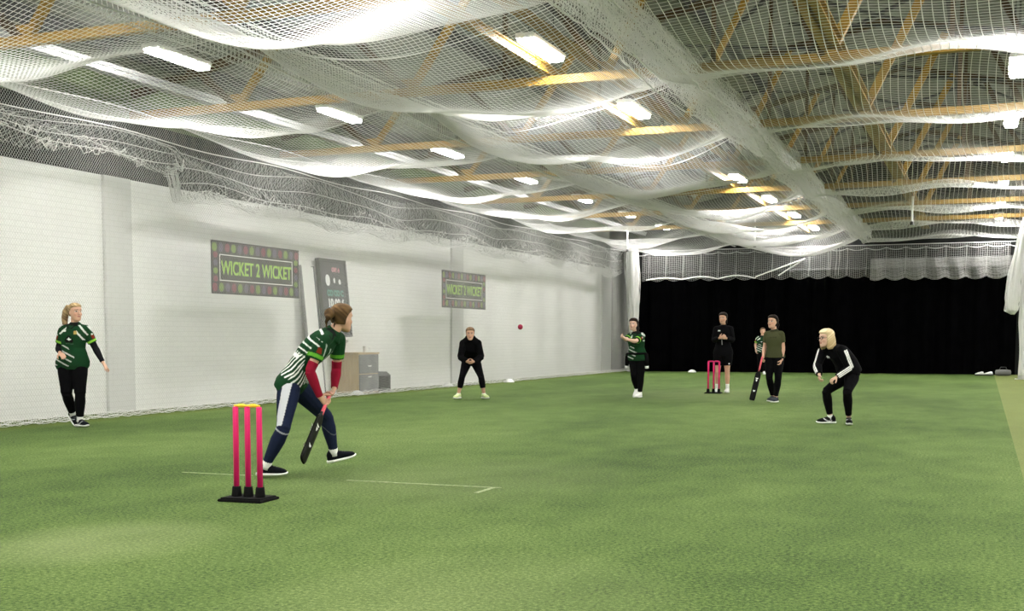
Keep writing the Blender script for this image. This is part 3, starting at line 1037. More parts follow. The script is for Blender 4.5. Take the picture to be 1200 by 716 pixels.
def dye(me, rgb):
    at = me.color_attributes.new('dye', 'FLOAT_COLOR', 'POINT')
    c = np.ones((len(me.vertices), 4), np.float32); c[:, :3] = rgb
    at.data.foreach_set('color', c.ravel())


def seg_param(P, a, b):
    a, b = V(*a), V(*b); d = b - a; L = d @ d
    t = (P - a) @ d / L
    dist = np.linalg.norm(P - (a + np.clip(t, 0, 1)[:, None] * d), axis=1)
    return t, dist


class Person:
    def __init__(s, J, label, face, face_up=(0, 0, 1), chest=None, voxel=.009, bulk=1.0, hip=1.0, skin=SKIN, hand_scale=1.0):
        s.J = {k: V(*v) for k, v in J.items() if k not in ('o', 'h')}
        s.root = empty('person', (J['o'][0], J['o'][1], 0), J['h']); tag(s.root, label, 'person')
        s.vox = voxel; s.bulk = bulk; s.hipk = hip; s.skin = skin; s.hs = hand_scale
        j = s.J
        s.HF = head_frame(j['head'], face, face_up)
        lat = unit(unit(j['shB'] - j['shA']) + unit(j['hipB'] - j['hipA'])); up = unit(j['neck'] - j['pel'])
        fr = np.cross(lat, up)
        if np.dot(fr, V(*(chest or face))) < 0: fr = -fr
        s.lat, s.up, s.front = lat, up, unit(fr)
        s.hands_kw = {}

    def spine(s, t):
        """frame of the torso at t (0 pelvis, 1 neck base)"""
        j = s.J; a = unit(j['hipB'] - j['hipA']); b = unit(j['shB'] - j['shA'])
        x = unit(a * (1 - t) + b * t) if 0 <= t <= 1 else (a if t < 0 else b)
        f = unit(s.front - x * np.dot(s.front, x)); u = s.up
        back = s.J.get('arch', V(0, 0, 0)) * math.sin(PI * min(max(t, 0), 1))
        return j['pel'] + (j['neck'] - j['pel']) * t + back, x, f

    TOR = [(-.20, .150, .095, -.01), (-.10, .172, .112, -.012), (.02, .172, .112, -.01), (.20, .142, .098, .0), (.36, .132, .094, .004), (.55, .148, .108, .014),
           (.70, .158, .110, .014), (.84, .158, .090, .0), (.93, .120, .072, -.006), (1.0, .070, .062, -.006)]

    def torso(s, grow=0.0, t0=-.3, t1=1.01, hem=0.0, belly=0.0, n=22):
        st = []
        for t, w, d, off in s.TOR:
            if t < t0 or t > t1: continue
            c, x, f = s.spine(t)
            k = s.hipk if t < .3 else (s.hipk * .4 + .6 if t < .5 else 1)
            g = grow if t < .98 else grow * .8
            h = hem * max(0, 1 - (t + .2) / .5) if hem else 0
            st.append((c + f * off * s.bulk, x, f, w * s.bulk * k + g + h, d * s.bulk * k + g + h + (belly * math.exp(-((t - .25) / .25) ** 2))))
        return loft(st, n)

    def shoulders(s, r=.052, grow=0.0):
        j = s.J; out = []
        n_ = j['neck'] - s.up * .035
        for k in ('shA', 'shB'):
            out.append(limb(j[k], n_, [(-.10, .02, .02), (-.04, r * .75 + grow, r * .75 + grow), (.1, r + grow, r + grow), (.6, r * .85 + grow, r * .95 + grow), (1, r * .8 + grow, r + grow)]))
            F = Frame(j[k], V(1, 0, 0), V(0, 1, 0), V(0, 0, 1))
            out.append(ball_shape(F, (0, 0, 0), (r + .006 + grow,) * 3))
        return out

    def arm(s, side, grow=0.0, upper=(0, 1), fore=(0, 1)):
        j = s.J; k = s.bulk; out = []
        a, e, w = j['sh' + side], j['el' + side], j['wr' + side]
        pu = [(-.05, .03), (0, .050), (.15, .052), (.4, .047), (.7, .041), (1.0, .038), (1.06, .02)]
        pf = [(-.06, .02), (0, .038), (.2, .041), (.45, .036), (.75, .028), (1.0, .0245), (1.04, .018)]
        if upper[1] > 0:
            pr = [(t, r * k + grow) for t, r in pu if upper[0] <= t <= upper[1] + .08]
            if upper[1] < 1: pr = [(t, r) for t, r in pr if t < upper[1]] + [(upper[1], np.interp(upper[1], *zip(*pu)) * k + grow)]
            out.append(limb(a, e, R1(pr)))
        if fore[1] > 0:
            pr = [(t, r * k + grow) for t, r in pf if fore[0] - .1 <= t <= fore[1] + .05]
            if fore[1] < 1: pr = [(t, r) for t, r in pr if t < fore[1]] + [(fore[1], np.interp(fore[1], *zip(*pf)) * k + grow)]
            out.append(limb(e, w, R1(pr)))
        return out

    def leg(s, side, grow=0.0, to=2.0):
        j = s.J; k = s.bulk; out = []
        h, kn, an = j['hip' + side], j['kn' + side], j['an' + side]
        pt = [(-.16, .05), (-.05, .085), (.08, .094), (.3, .088), (.6, .071), (.85, .058), (1.0, .055), (1.06, .035)]
        ps = [(-.08, .03), (0, .054), (.12, .053), (.3, .057), (.5, .050), (.75, .038), (.95, .032), (1.06, .030)]
        if to <= 1:
            pr = [(t, r) for t, r in pt if t < to] + [(to, np.interp(to, *zip(*pt)))]
            return [limb(h, kn, [(t, (r * k * (s.hipk * .6 + .4) + grow), r * k * (s.hipk * .6 + .4) + grow) for t, r in pr])]
        kk = s.hipk * .5 + .5
        out.append(limb(h, kn, [(t, r * k * kk + grow, r * k * kk + grow) for t, r in pt]))
        t2 = to - 1
        pr = [(t, r) for t, r in ps if t < t2] + [(t2, np.interp(t2, *zip(*ps)))]
        out.append(limb(kn, an, [(t, r * k + grow, r * k + grow) for t, r in pr]))
        return out

    def body(s, hands, bare_legs=False, brow=(.10, .06, .035), lips=(.42, .13, .12)):
        j = s.J; F = s.HF; sh = [s.torso(0)] + s.shoulders()
        sh.append(head_loft(F))
        # neck
        top = F(0, -.022, -.03); bot = j['neck'] - s.up * .05
        sh.append(limb(bot, top, [(-.05, .03, .03), (0, .050, .048), (.3, .052, .052), (.6, .050, .050), (1, .048, .05)]))
        # nose, lips, chin, ears, brow ridge
        st = [(F(0, y, z), F.x, F.y, w, d) for z, y, w, d in ((.028, .082, .008, .012), (.008, .090, .010, .016), (-.012, .097, .013, .019), (-.026, .100, .017, .020), (-.034, .093, .014, .012))]
        sh.append(loft(st, 10))
        sh.append(ball_shape(F, (0, .086, -.058), (.024, .013, .012)))
        sh.append(ball_shape(F, (0, .080, -.093), (.022, .017, .014)))
        for q in (-1, 1):
            sh.append(ball_shape(F, (q * .074, -.012, -.004), (.009, .019, .032)))
            sh.append(ball_shape(F, (q * .032, .076, .034), (.024, .014, .010)))
            sh.append(ball_shape(F, (q * .040, .066, -.025), (.022, .020, .022)))
        for side in 'AB':
            sh += s.arm(side); sh += s.leg(side)
            sh += hand(j['wr' + side], j['ha' + side], **hands[side], scale=s.hs)
            a = j['an' + side]; fd = unit(V(*s.feet[side]))
            sh.append(limb(a - V(0, 0, .015), a - V(0, 0, .045) + fd * .09, [(-.1, .02, .02), (0, .028, .026), (.6, .028, .022), (1, .026, .014)]))
        me = fuse('body', sh, s.vox, 1)
        P = verts_of(me); c = np.tile(s.skin, (len(P), 1)); L = F.inv(P); x, y, z = L.T
        fr = (y > .055) & (np.linalg.norm(L, axis=1) < .16)
        rose = np.exp(-(((np.abs(x) - .042) / .022) ** 2 + ((z + .03) / .022) ** 2)) * fr
        c = c * (1 - .25 * rose[:, None] * V(0, .6, .6))
        c[fr & (np.abs(x) < .023) & (z > -.066) & (z < -.050)] = lips
        c[fr & (np.abs(x) < .020) & (np.abs(z + .058) < .0025)] = V(*lips) * .4
        ex = np.abs(np.abs(x) - .032)
        eye = fr & (((ex / .017) ** 2 + ((z - .012) / .0085) ** 2) < 1)
        c[eye] = (.62, .60, .57)
        c[fr & (((ex / .0085) ** 2 + ((z - .012) / .0085) ** 2) < 1)] = (.03, .02, .015)
        c[fr & (ex < .018) & (z > .018) & (z < .0225)] = (.05, .03, .02)
        c[fr & (ex < .021) & (z > .032) & (z < .039)] = brow
        dye(me, c)
        s.body_o = link('body', me, M['skin'], s.root)
        return s.body_o

    def garment(s, name, shapes, paint, parent=None, vox=None, label=None, material='cloth', smooth=2):
        me = fuse(name, shapes, vox or s.vox, smooth)
        P = verts_of(me)
        c = paint(s, P) if callable(paint) else np.tile(V(*paint), (len(P), 1))
        dye(me, c)
        o = link(name, me, M[material], parent or s.root)
        if label: o['label'] = label
        return o

    def top(s, sleeve, paint, grow=.016, hem=.02, t0=-.2, sgrow=.014, name='shirt', belly=0.0, label=None, extra=()):
        """sleeve: 0..1 along the upper arm, up to 2 for the wrist"""
        sh = [s.torso(grow, t0, 1.01, hem, belly)] + s.shoulders(.052, grow * .7 + .004)
        for side in 'AB':
            if sleeve <= 1: sh += s.arm(side, sgrow, (-.05, sleeve), (0, 0))
            else: sh += s.arm(side, sgrow, (-.05, 1), (0, sleeve - 1))
        nb = s.J['neck']
        sh.append(limb(nb - s.up * .07, s.HF(0, -.02, -.05), [(-.1, .07, .07), (0, .105, .095), (.35, .078, .076), (.52, .060, .062)]))
        sh.append(ball_shape(Frame(nb - s.up * .01 - s.front * .012, s.lat, s.front, s.up), (0, 0, 0), (.086, .080, .05)))
        return s.garment(name, sh + list(extra), paint, label=label)

    def bottoms(s, to, paint, grow=.008, name='leggings', t1=.2, label=None, tgrow=None):
        sh = [s.torso(grow if tgrow is None else tgrow, -.3, t1)]
        for side in 'AB': sh += s.leg(side, grow, to)
        c, x, f = s.spine(-.17)
        F = Frame(c, x, f, s.up); sh.append(ball_shape(F, (0, -.01, 0), (.13 * s.bulk * s.hipk, .10 * s.bulk, .07)))
        return s.garment(name, sh, paint, label=label)

    def shoe(s, side, upper, sole=(.82, .82, .80), mark=None, pitch_up=None, cuff=None):
        a = s.J['an' + side]; fd = unit(V(*s.feet[side])); lat = unit(np.cross(fd, V(0, 0, 1))); up = unit(np.cross(lat, fd))
        F = Frame(a - up * .085, lat, fd, up)
        prof = [(-.075, .070, .020), (-.068, .085, .030), (-.045, .112, .036), (-.01, .118, .038), (.025, .100, .039), (.06, .082, .041), (.10, .068, .045), (.14, .058, .044), (.17, .046, .034), (.188, .034, .016)]
        st = [(F(0, y, .012 + h / 2), lat, up, w, h / 2) for y, h, w in prof]
        me = fuse('shoe', [loft(st, 18)], .006 if s.vox < .008 else .008, 1)
        P = verts_of(me); L = F.inv(P); c = np.tile(V(*upper), (len(P), 1))
        if mark is not None:
            y, z = L[:, 1], L[:, 2]
            zz_ = .035 + .35 * (y - .02) ** 1 * .5 + 6 * (y - .03) ** 2
            c[(np.abs(z - zz_) < .008) & (y > -.02) & (y < .11) & (np.abs(L[:, 0]) > .02)] = mark
        dye(me, c)
        o = link('shoe', me, M['shoe'], s.root)
        st = [(F(0, y, z0), lat, up, w, t) for y, w, z0, t in ((-.084, .020, .018, .012), (-.07, .034, .017, .017), (-.02, .041, .014, .014), (.05, .044, .013, .013), (.11, .049, .013, .013), (.15, .046, .016, .013), (.18, .034, .021, .012), (.198, .014, .026, .008))]
        me = bpy.data.meshes.new('sole'); vs, fs = loft(st, 14); me.from_pydata([tuple(v) for v in vs], [], fs)
        so = link('sole', me, M['white_rubber'], o, True)
        lc = MB()
        for q in range(4):
            y = .03 + q * .022; h = float(np.interp(y, [p[0] for p in prof], [p[1] for p in prof])) + .012
            lc.tube([F(-.022, y, h - .008), F(0, y + .004, h + .001), F(.022, y, h - .008)], .003, 6)
        lc.build('lace', M['white_rubber'] if sum(upper) > 1 else M['dark_grey'], o)
        return o

    def sock(s, side, t0=.86, r=.040, m='sock', rings=True):
        j = s.J; a = j['kn' + side] + (j['an' + side] - j['kn' + side]) * t0; b = j['an' + side] - V(0, 0, .02)
        vs, fs = limb(a, b, [(0, r, r), (.1, r + .002, r + .002), (.6, r * .98, r * .98), (1, r + .003, r + .004)])
        return MB().add(vs, fs).build('sock', M[m], s.root, True)


def arm_t(p, P):
    best = None; T = None
    for side in 'AB':
        t, d = seg_param(P, p.J['sh' + side], p.J['el' + side])
        if best is None: best, T, S = d, t, np.full(len(P), 0)
        else:
            m = d < best; T = np.where(m, t, T); S = np.where(m, 1, S); best = np.minimum(best, d)
    return T, S, best


def torso_xyz(p, P):
    D = P - p.J['pel']
    return D @ p.lat, D @ p.front, D @ p.up / np.linalg.norm(p.J['neck'] - p.J['pel'])


GREEN = V(.008, .042, .015)


def jersey_paint(style):
    def f(p, P):
        x, y, t = torso_xyz(p, P); T, S, dist = arm_t(p, P)
        sleeve = (T > .25) & (dist < .085) & ((np.abs(x) > .11) | (T > .45))
        c = np.tile(GREEN, (len(P), 1))
        wob = .5 + .5 * np.sin(9 * x + 14 * t) * np.sin(7 * t - 5 * y)
        c = c * (1 - .35 * wob[:, None]) + V(.015, .03, .015) * .35 * wob[:, None]
        W = V(.72, .74, .70)
        b = ~sleeve
        if style == 'batter':
            # tiger stripes over back and flank: level high up, upright near the hem
            up_ = b & (t > .38) & (t < .74) & (y < .05)
            ph = t * 10.5 + 1.2 * np.sin(x * 9 + t * 4) * .25
            c[up_ & ((ph % 1) < .34 + .12 * np.sin(x * 20)) & (y < .05)] = W
            lo = b & (t > -.06) & (t <= .40) & (y < .10)
            ang = (np.arctan2(y, x))
            ph = ang * 3.6 + t * 1.8 + .2 * np.sin(t * 16)
            c[lo & ((ph % 1) < .36) & (((y + .10) * 3 + t) > -.05)] = W
            c[b & (t > .30) & (t < .36) & (y < -.06)] = W
            hi = b & (t > .74) & (np.abs(t - .86 + .5 * (y + .05)) < .018) & (y < 0); c[hi] = W
            pipe = b & (t > .2) & (t < .75) & (y > .07) & ((np.abs(x) * 14 % 1) < .22); c[pipe] = V(.35, .42, .36)
        else:
            d = x * 7 + t * 3.2
            lowL = b & (t > -.12) & (t < .42) & (x < .06 - .35 * np.abs(t - .12)) & (y > -.06)
            c[lowL & (((x * 5.5 + t * 6.5) % 1) < .24)] = W * .7
            hiL = b & (t > .70) & (t < .98) & (x < -.055) & (y > -.08); c[hiL & (((x * 9 - t * 5.0) % 1) < .30)] = W * .8
            hiR = b & (t > .60) & (t < .98) & (x > .085) & (y > -.08); c[hiR & (((x * 9 + t * 4.2) % 1) < .28)] = W * .75
            tri = b & (y > .05) & (t > .50) & (t < .68) & (np.abs(x + .01) < .065 * (1 - np.abs(t - .55) / .16)); c[tri] = (.008, .008, .008)
            bee = b & (y > .05) & (t > .555) & (t < .635) & (np.abs(x + .01) < .020 * (1 - np.abs(t - .585) / .05)); c[bee] = W
            wing = b & (y > .05) & (np.abs(t - .585) < .010) & (np.abs(x + .01) < .028); c[wing] = W
            crest = b & (y > .04) & (np.abs(t - .77) < .045) & (np.abs(x - .075) < .020); c[crest] = V(.35, .26, .08)
            spon = b & (y > .04) & (np.abs(t - .79 - .4 * (x + .085)) < .02) & (np.abs(x + .085) < .03); c[spon] = W
            txt = b & (y > .05) & (np.abs(t - .47) < .012) & (np.abs(x) < .055) & (((x * 90) % 1) < .6); c[txt] = V(.05, .09, .06)
        # neck band, sleeve badge, lime cuff
        c[b & (t > .945) & (np.abs(x) < .10)] = (.01, .012, .011)
        vneck = b & (y > .03) & (t > .86) & (np.abs(np.abs(x) - .55 * (t - .84)) < .012); c[vneck] = (.01, .012, .011)
        sl = p.sleeve_end
        c[sleeve & (T > sl - .16) & (T < sl - .05)] = (.10, .33, .03) if style == 'batter' else (.22, .50, .05)
        outer = np.linalg.norm(P - (p.J['pel']), axis=1)
        for sd, sg in (('A', -1), ('B', 1)):
            a0 = p.J['sh' + sd] + (p.J['el' + sd] - p.J['sh' + sd]) * (sl - .30); ax = unit(p.J['el' + sd] - p.J['sh' + sd])
            o_ = unit(p.front * .6 + p.lat * sg - ax * (ax @ (p.front * .6 + p.lat * sg)))
            D = P - a0; h_ = D @ np.cross(ax, o_); g_ = D @ ax
            near = sleeve & (S == (0 if sd == 'A' else 1)) & (D @ o_ > .01) & (D @ o_ < .12) & (np.abs(h_) < .026)
            c[near & (np.abs(g_) < .030)] = V(.16, .022, .010); c[near & (np.abs(g_ + .036) < .013) & (np.abs(h_) < .018)] = W * .8
        return c
    return f


def solid(rgb):
    return tuple(rgb)


def hair_cap(p, color, dark, grow=.012, fringe=0.0, low=-.075, extra=(), name='hair', streak=.5, hairline=.062):
    F = p.HF
    tab = []
    for z, yf, yb, w in HEAD:
        if z < low: continue
        lim = float(np.interp(z, [-.10, -.05, 0, .03, .055, .075, .095, .114], [-.020, -.002, .022, .042, .060 + fringe, hairline + .020, .068, .036]))
        tab.append((z, min(yf, lim), yb, w * (.98 if z > -.03 else .93)))
    sh = [head_loft(F, grow, tab)] + list(extra)
    v = min(p.vox, .008)
    me = fuse(name, sh, v, 2)
    P = verts_of(me); L = F.inv(P); x, y, z = L.T
    st = .5 + .5 * np.sin(60 * x + 9 * np.sin(22 * z + 14 * y)); st = st * (.6 + .4 * np.sin(35 * y + 50 * z))
    k = np.clip(.25 + streak * st + 2.2 * (z - .03), 0, 1)[:, None]
    dye(me, V(*dark) * (1 - k) + V(*color) * k)
    o = link(name, me, M['hair'], p.root)
    return o


def tubes(pts, rad, n=10):
    mb = MB(); mb.tube(pts, rad, n); return (mb.v, mb.f)


def cricket_bat(T, E, face, label, rz_parent, grip='grip', o=(0, 0), h=0.0):
    """T handle end, E toe in the holder's local frame; face: direction the blade front looks"""
    T, E = V(*T), V(*E); d = unit(E - T); f = unit(V(*face) - d * np.dot(face, d)); s = np.cross(d, f)
    r = empty('cricket_bat', (o[0], o[1], 0), h); tag(r, label, 'bat')
    L = .86; HL = .29
    st = [(T + d * y, s, f, q, q) for y, q in ((0, .013), (.004, .0185), (.03, .0175), (.2, .0165), (HL, .0165))]
    vs, fs = loft(st, 14); MB().add(vs, fs).build('handle', M[grip], r, True)
    mb = MB()
    secs = []
    for y, w, t1, t2 in ((HL - .03, .018, .014, .016), (HL + .01, .030, .016, .018), (HL + .05, .050, .014, .022), (HL + .10, .054, .012, .026), (L - .15, .054, .012, .036), (L - .05, .054, .012, .026), (L - .015, .050, .011, .018), (L, .040, .009, .012)):
        c = T + d * y
        secs.append([c + s * w + f * t1 * .7, c + s * w * .5 + f * t1, c - s * w * .5 + f * t1, c - s * w + f * t1 * .7, c - s * w - f * .006, c - f * t2, c + s * w - f * .006])
    n = 7; V_ = [v for q in secs for v in q]; F_ = []
    for i in range(len(secs) - 1):
        for k in range(n): F_.append((i * n + k, i * n + (k + 1) % n, (i + 1) * n + (k + 1) % n, (i + 1) * n + k))
    F_.append(tuple(reversed(range(n)))); F_.append(tuple((len(secs) - 1) * n + k for k in range(n)))
    mb.add(V_, F_)
    bl = mb.build('blade', M['black_gloss'], r)
    bm = bmesh.new(); bm.from_mesh(bl.data); bmesh.ops.recalc_face_normals(bm, faces=bm.faces); bm.to_mesh(bl.data); bm.free()
    # pale maker's marks on the blade
    mk = MB()
    for sg in (1, -1):
        off = .0128 if sg > 0 else -.040
        for (y0, y1, w) in ((HL + .13, HL + .15, .03), (HL + .16, HL + .20, .018), (L - .20, L - .17, .026)):
            a = T + d * y0 + f * off; b_ = T + d * y1 + f * off
            mk.add([a - s * w, a + s * w, b_ + s * w * .4, b_ - s * w * .4], [(0, 1, 2, 3)])
    mk.build('blade_print', M['white_print'], bl)
    return r


# =============================== the batter in the foreground
J = dict(o=(-5.673, 9.591), h=.5341,
         pel=(.012, .0, .845), neck=(.372, .015, 1.282), head=(.437, .03, 1.402), shA=(.262, -.155, 1.205), shB=(.405, .170, 1.215),
         elA=(.145, -.185, .935), wrA=(.235, -.115, .705), haA=(.285, -.05, .65), elB=(.392, .24, .935), wrB=(.366, .095, .770), haB=(.330, .035, .705),
         hipA=(-.035, -.08, .80), hipB=(.035, .085, .80), knA=(-.092, -.24, .435), anA=(-.253, -.12, .098), knB=(.300, .30, .50), anB=(.370, .42, .158),
         arch=(-.045, 0, .03))
p = Person(J, 'woman batting in green striped jersey and crimson sleeves, beside the near pink stumps', (.78, .62, -.06), (.12, 0, 1), (.9, -.2, -.3), .0065, 1.0, 1.0)
p.feet = dict(A=(1, .04, .0), B=(.97, .12, .22))
BT, BE = V(.330, .045, .735), V(.082, -.53, .215)
bd = unit(BE - BT)
p.body({'A': dict(n_axis=(.6, .5, -.2), curl=1.05, s_axis=-bd), 'B': dict(n_axis=(-.4, -.8, -.2), curl=1.05, s_axis=-bd)})
p.sleeve_end = .62
p.top(.62, jersey_paint('batter'), .016, .0, -.2, .022, 'jersey', label='green jersey with white tiger stripes')
for side in 'AB':
    p.garment('under_sleeve', p.arm(side, .007, (.45, 1), (0, .97)), (.24, .010, .028), label='crimson under-sleeve')


def batter_legs(q, P):
    c = np.tile(V(.012, .017, .040), (len(P), 1))
    t, d = seg_param(P, q.J['hipA'], q.J['knA']); ax = q.J['hipA'] + np.clip(t, 0, 1)[:, None] * (q.J['knA'] - q.J['hipA'])
    D = P - ax
    near = (P[:, 1] < .02) & (d < .12)
    w = .040 - .012 * np.clip(t, 0, 1)
    pan = near & (t > -.2) & (t < .98) & (D[:, 1] < -.02) & (np.abs(D[:, 0] + .012 + .03 * t) < w)
    c[pan] = (.52, .53, .56)
    t2, d2 = seg_param(P, q.J['knA'], q.J['anA']); c[(d2 < .09) & (P[:, 1] < .02) & (np.abs(t2 - .04) < .018) & (P[:, 1] - (-.24) < .03)] = (.35, .36, .40)
    t3, d3 = seg_param(P, q.J['knB'], q.J['anB']); c[(d3 < .09) & (np.abs(t3 - .32 - .15 * np.sin(P[:, 0] * 20)) < .012)] = (.10, .11, .14)
    return c


p.bottoms(1.88, batter_legs, .009, label='navy leggings with a grey side panel')
for side in 'AB':
    p.sock(side, .84, .041); p.shoe(side, (.005, .006, .009))
F = p.HF
bun = [ball_shape(F, (0, -.150, .030), (.050, .044, .052)), ball_shape(F, (.02, -.175, .0), (.026, .030, .034)), tubes([F(0, -.09, .03), F(0, -.14, .03)], [.035, .03]), tubes([F(0, -.16, .0), F(.01, -.185, -.045), F(.005, -.17, -.10)], [.018, .014, .004]), tubes([F(.02, -.09, -.04), F(.02, -.10, -.07), F(.015, -.09, -.09)], [.012, .008, .003])]
hair_cap(p, (.17, .098, .038), (.014, .009, .005), .014, .0, -.085, bun, streak=.5)
MB().tube([F(.03 * math.cos(a), -.100, .02 + .03 * math.sin(a)) for a in np.linspace(0, 2 * PI, 17)], .006, 6).build('hair_tie', M['black_cloth'], p.root)
me = text_mesh('5', .17, .0015, .0)
c0, xx_, ff_ = p.spine(.66)
FT = Frame(c0 + unit(np.cross(xx_, p.up)) * 0 + p.front * .135, xx_, p.front, p.up)
for v in me.vertices:
    a, b_, c_ = v.co; v.co = Vector(FT(a - .07, c_ + .002, b_))
cricket_bat(BT, BE, (.72, -.48, -.1), 'black cricket bat held low by the batter in the foreground', p.root, 'grip', (-5.673, 9.591), .5341)

# =============================== fielder at the left by the side net
J = dict(o=(-11.623, 13.796), h=.7001, pel=(-.045, .0, .90), neck=(.002, 0, 1.425), head=(.010, -.03, 1.582), shA=(-.148, .035, 1.336), shB=(.143, -.03, 1.336),
         elA=(-.225, .095, 1.085), wrA=(-.205, -.115, 1.030), haA=(-.172, -.19, .995), elB=(.262, -.02, 1.095), wrB=(.358, -.10, .892), haB=(.400, -.125, .815),
         hipA=(-.125, .02, .85), hipB=(.035, -.02, .85), knA=(-.135, -.07, .475), anA=(-.058, .13, .165), knB=(.045, -.085, .47), anB=(.032, -.03, .092))
p = Person(J, 'blonde woman in green jersey and black leggings standing by the side net at left', (.50, -.86, .0), (0, 0, 1), (.2, -1, 0), .007, 1.0, 1.24, SKIN)
p.feet = dict(A=(.40, -.62, -.55), B=(.55, -.83, 0))
p.body({'A': dict(n_axis=(.2, .3, -1), curl=.35, thumb_side=-1), 'B': dict(n_axis=(-.5, .3, -.5), curl=.15, thumb_side=1, spread=1.5)})
p.sleeve_end = .72
p.top(.72, jersey_paint('plain'), .022, .0, -.2, .024, 'jersey', label='green jersey with white diagonal stripes')
for side in 'AB':
    p.garment('under_sleeve', p.arm(side, .007, (.5, 1), (0, .95)), (.010, .010, .012), label='black under-sleeve')
p.bottoms(1.86, (.0028, .0028, .0034), .018, t1=.03, tgrow=.006)
for side in 'AB':
    p.sock(side, .84, .043 if side == 'B' else .040); p.shoe(side, (.006, .007, .010), mark=(.35, .37, .38))
F = p.HF
pony = [tubes([F(.01, -.085, .07), F(.03, -.135, .075), F(.05, -.165, .01), F(.065, -.170, -.08), F(.075, -.150, -.17), F(.075, -.12, -.24)], [.030, .040, .048, .046, .036, .012])]
hair_cap(p, (.52, .38, .20), (.13, .08, .04), .012, -.005, -.06, pony, streak=.6)
MB().tube([F(.032 * math.cos(a), -.108, .052 + .032 * math.sin(a)) for a in np.linspace(0, 2 * PI, 17)], .006, 6).build('hair_tie', M['black_cloth'], p.root)

# =============================== crouching fielder in black, by the wall
J = dict(o=(-9.527, 23.104), h=.3911, pel=(-.009, .25, .83), neck=(-.022, -.10, 1.17), head=(-.026, -.20, 1.318), shA=(-.160, -.08, 1.125), shB=(.125, -.08, 1.125),
         elA=(-.225, -.13, .855), wrA=(-.088, -.305, .765), haA=(-.040, -.355, .752), elB=(.200, -.13, .858), wrB=(.040, -.305, .765), haB=(-.008, -.355, .752),
         hipA=(-.090, .24, .76), hipB=(.080, .24, .76), knA=(-.190, .0, .455), anA=(-.264, .06, .100), knB=(.195, .0, .455), anB=(.254, .06, .100))
p = Person(J, 'woman all in black crouching with feet apart and hands cupped, by left wall', (.0, -1, -.12), (0, 0, 1), (0, -1, -.5), .009, 1.0, 1.0, SKIN)
p.feet = dict(A=(-.45, -.9, 0), B=(.45, -.9, 0))
p.body({'A': dict(n_axis=(1, -.1, .3), curl=.5, thumb_side=1), 'B': dict(n_axis=(-1, -.1, .3), curl=.5, thumb_side=-1)}, bare_legs=True)
q = p.J['neck']
hood = [ball_shape(Frame(q, p.lat, p.front, V(0, 0, 1)), (0, -.02, .02), (.125, .105, .085)), limb(p.J['shA'] + V(.0, 0, .0), q + V(0, 0, .05), R1([(0, .06), (.3, .085), (.7, .085), (1, .07)])), limb(p.J['shB'], q + V(0, 0, .05), R1([(0, .06), (.3, .085), (.7, .085), (1, .07)]))]
p.top(1.95, (.0028, .0028, .0034), .034, .02, -.2, .026, 'hoodie', extra=hood)
p.bottoms(1.62, (.0028, .0028, .0034), .010)
for side in 'AB':
    p.sock(side, .93, .036, 'sock'); p.shoe(side, (.62, .72, .34), mark=(.80, .82, .74))
hair_cap(p, (.24, .15, .08), (.07, .04, .025), .014, -.008, -.085, [ball_shape(p.HF, (0, -.13, .03), (.04, .04, .042))])

# =============================== bowler, just after letting go
J = dict(o=(-6.60, 25.105), h=.2571, pel=(-.035, .0, .87), neck=(-.062, -.02, 1.355), head=(-.118, -.05, 1.512), shA=(-.176, .05, 1.272), shB=(.052, -.06, 1.272),
         elA=(-.265, -.12, 1.20), wrA=(-.315, -.32, 1.245), haA=(-.360, -.38, 1.265), elB=(-.070, -.27, 1.165), wrB=(-.275, -.335, 1.215), haB=(-.345, -.36, 1.25),
         hipA=(-.100, .02, .82), hipB=(.050, -.02, .82), knA=(-.095, -.05, .455), anA=(-.037, .17, .165), knB=(.048, -.09, .445), anB=(.030, -.01, .090))
p = Person(J, 'dark haired woman in green jersey bowling, jacket tied at waist, beside left bundle', (-.35, -.93, 0), (0, 0, 1), (-.4, -.9, 0), .009, 1.04, 1.05, SKIN_L)
p.feet = dict(A=(-.3, -.70, -.50), B=(-.35, -.93, 0))
p.body({'A': dict(n_axis=(.9, .1, 0), curl=.9, thumb_side=1), 'B': dict(n_axis=(-.3, .2, .9), curl=.9, thumb_side=1)})
p.sleeve_end = .75
p.top(.75, jersey_paint('plain'), .024, .03, -.2, .026, 'jersey', label='green jersey with white shoulder stripes')
p.bottoms(1.9, (.0028, .0028, .0034), .012)
for side in 'AB':
    p.sock(side, .9, .040); p.shoe(side, (.78, .78, .76))
F = p.HF
hair_cap(p, (.024, .014, .009), (.006, .004, .004), .018, .003, -.095, [tubes([F(0, -.09, .05), F(-.02, -.145, .03), F(-.04, -.15, -.08), F(-.045, -.12, -.19)], [.034, .042, .040, .014]), tubes([F(-.062, -.03, .0), F(-.070, -.03, -.09), F(-.065, -.02, -.14)], [.026, .024, .008])])
# jacket tied round the waist
c0, x0, f0 = p.spine(.10)
ring = [c0 + x0 * (.188 * math.cos(a)) + f0 * (.140 * math.sin(a)) for a in np.linspace(0, 2 * PI, 25)]
jk = MB(); jk.tube(ring, .026, 8)
sides = []
for sg in (-1, 1):
    a = c0 + x0 * sg * .19 + V(0, -.05, 0)
    sides.append(a); jk.tube([a, a + V(sg * .02, -.01, -.12), a + V(sg * .022, -.01, -.26)], [.045, .046, .040], 10)
bk = c0 - f0 * .13
jk.tube([bk, bk - V(0, 0, .12) - f0 * .02, bk - V(0, 0, .25)], [.08, .10, .09], 10)
jk.build('tied_jacket', M['black_cloth'], p.root, True)
for sg, a in zip((-1, 1), sides):
    b = MB(); q = a + V(sg * .022, -.01, -.26); b.tube([q, q + V(sg * .004, 0, -.05)], [.042, .036], 10); b.build('jacket_cuff', M['sock'], p.root, True)

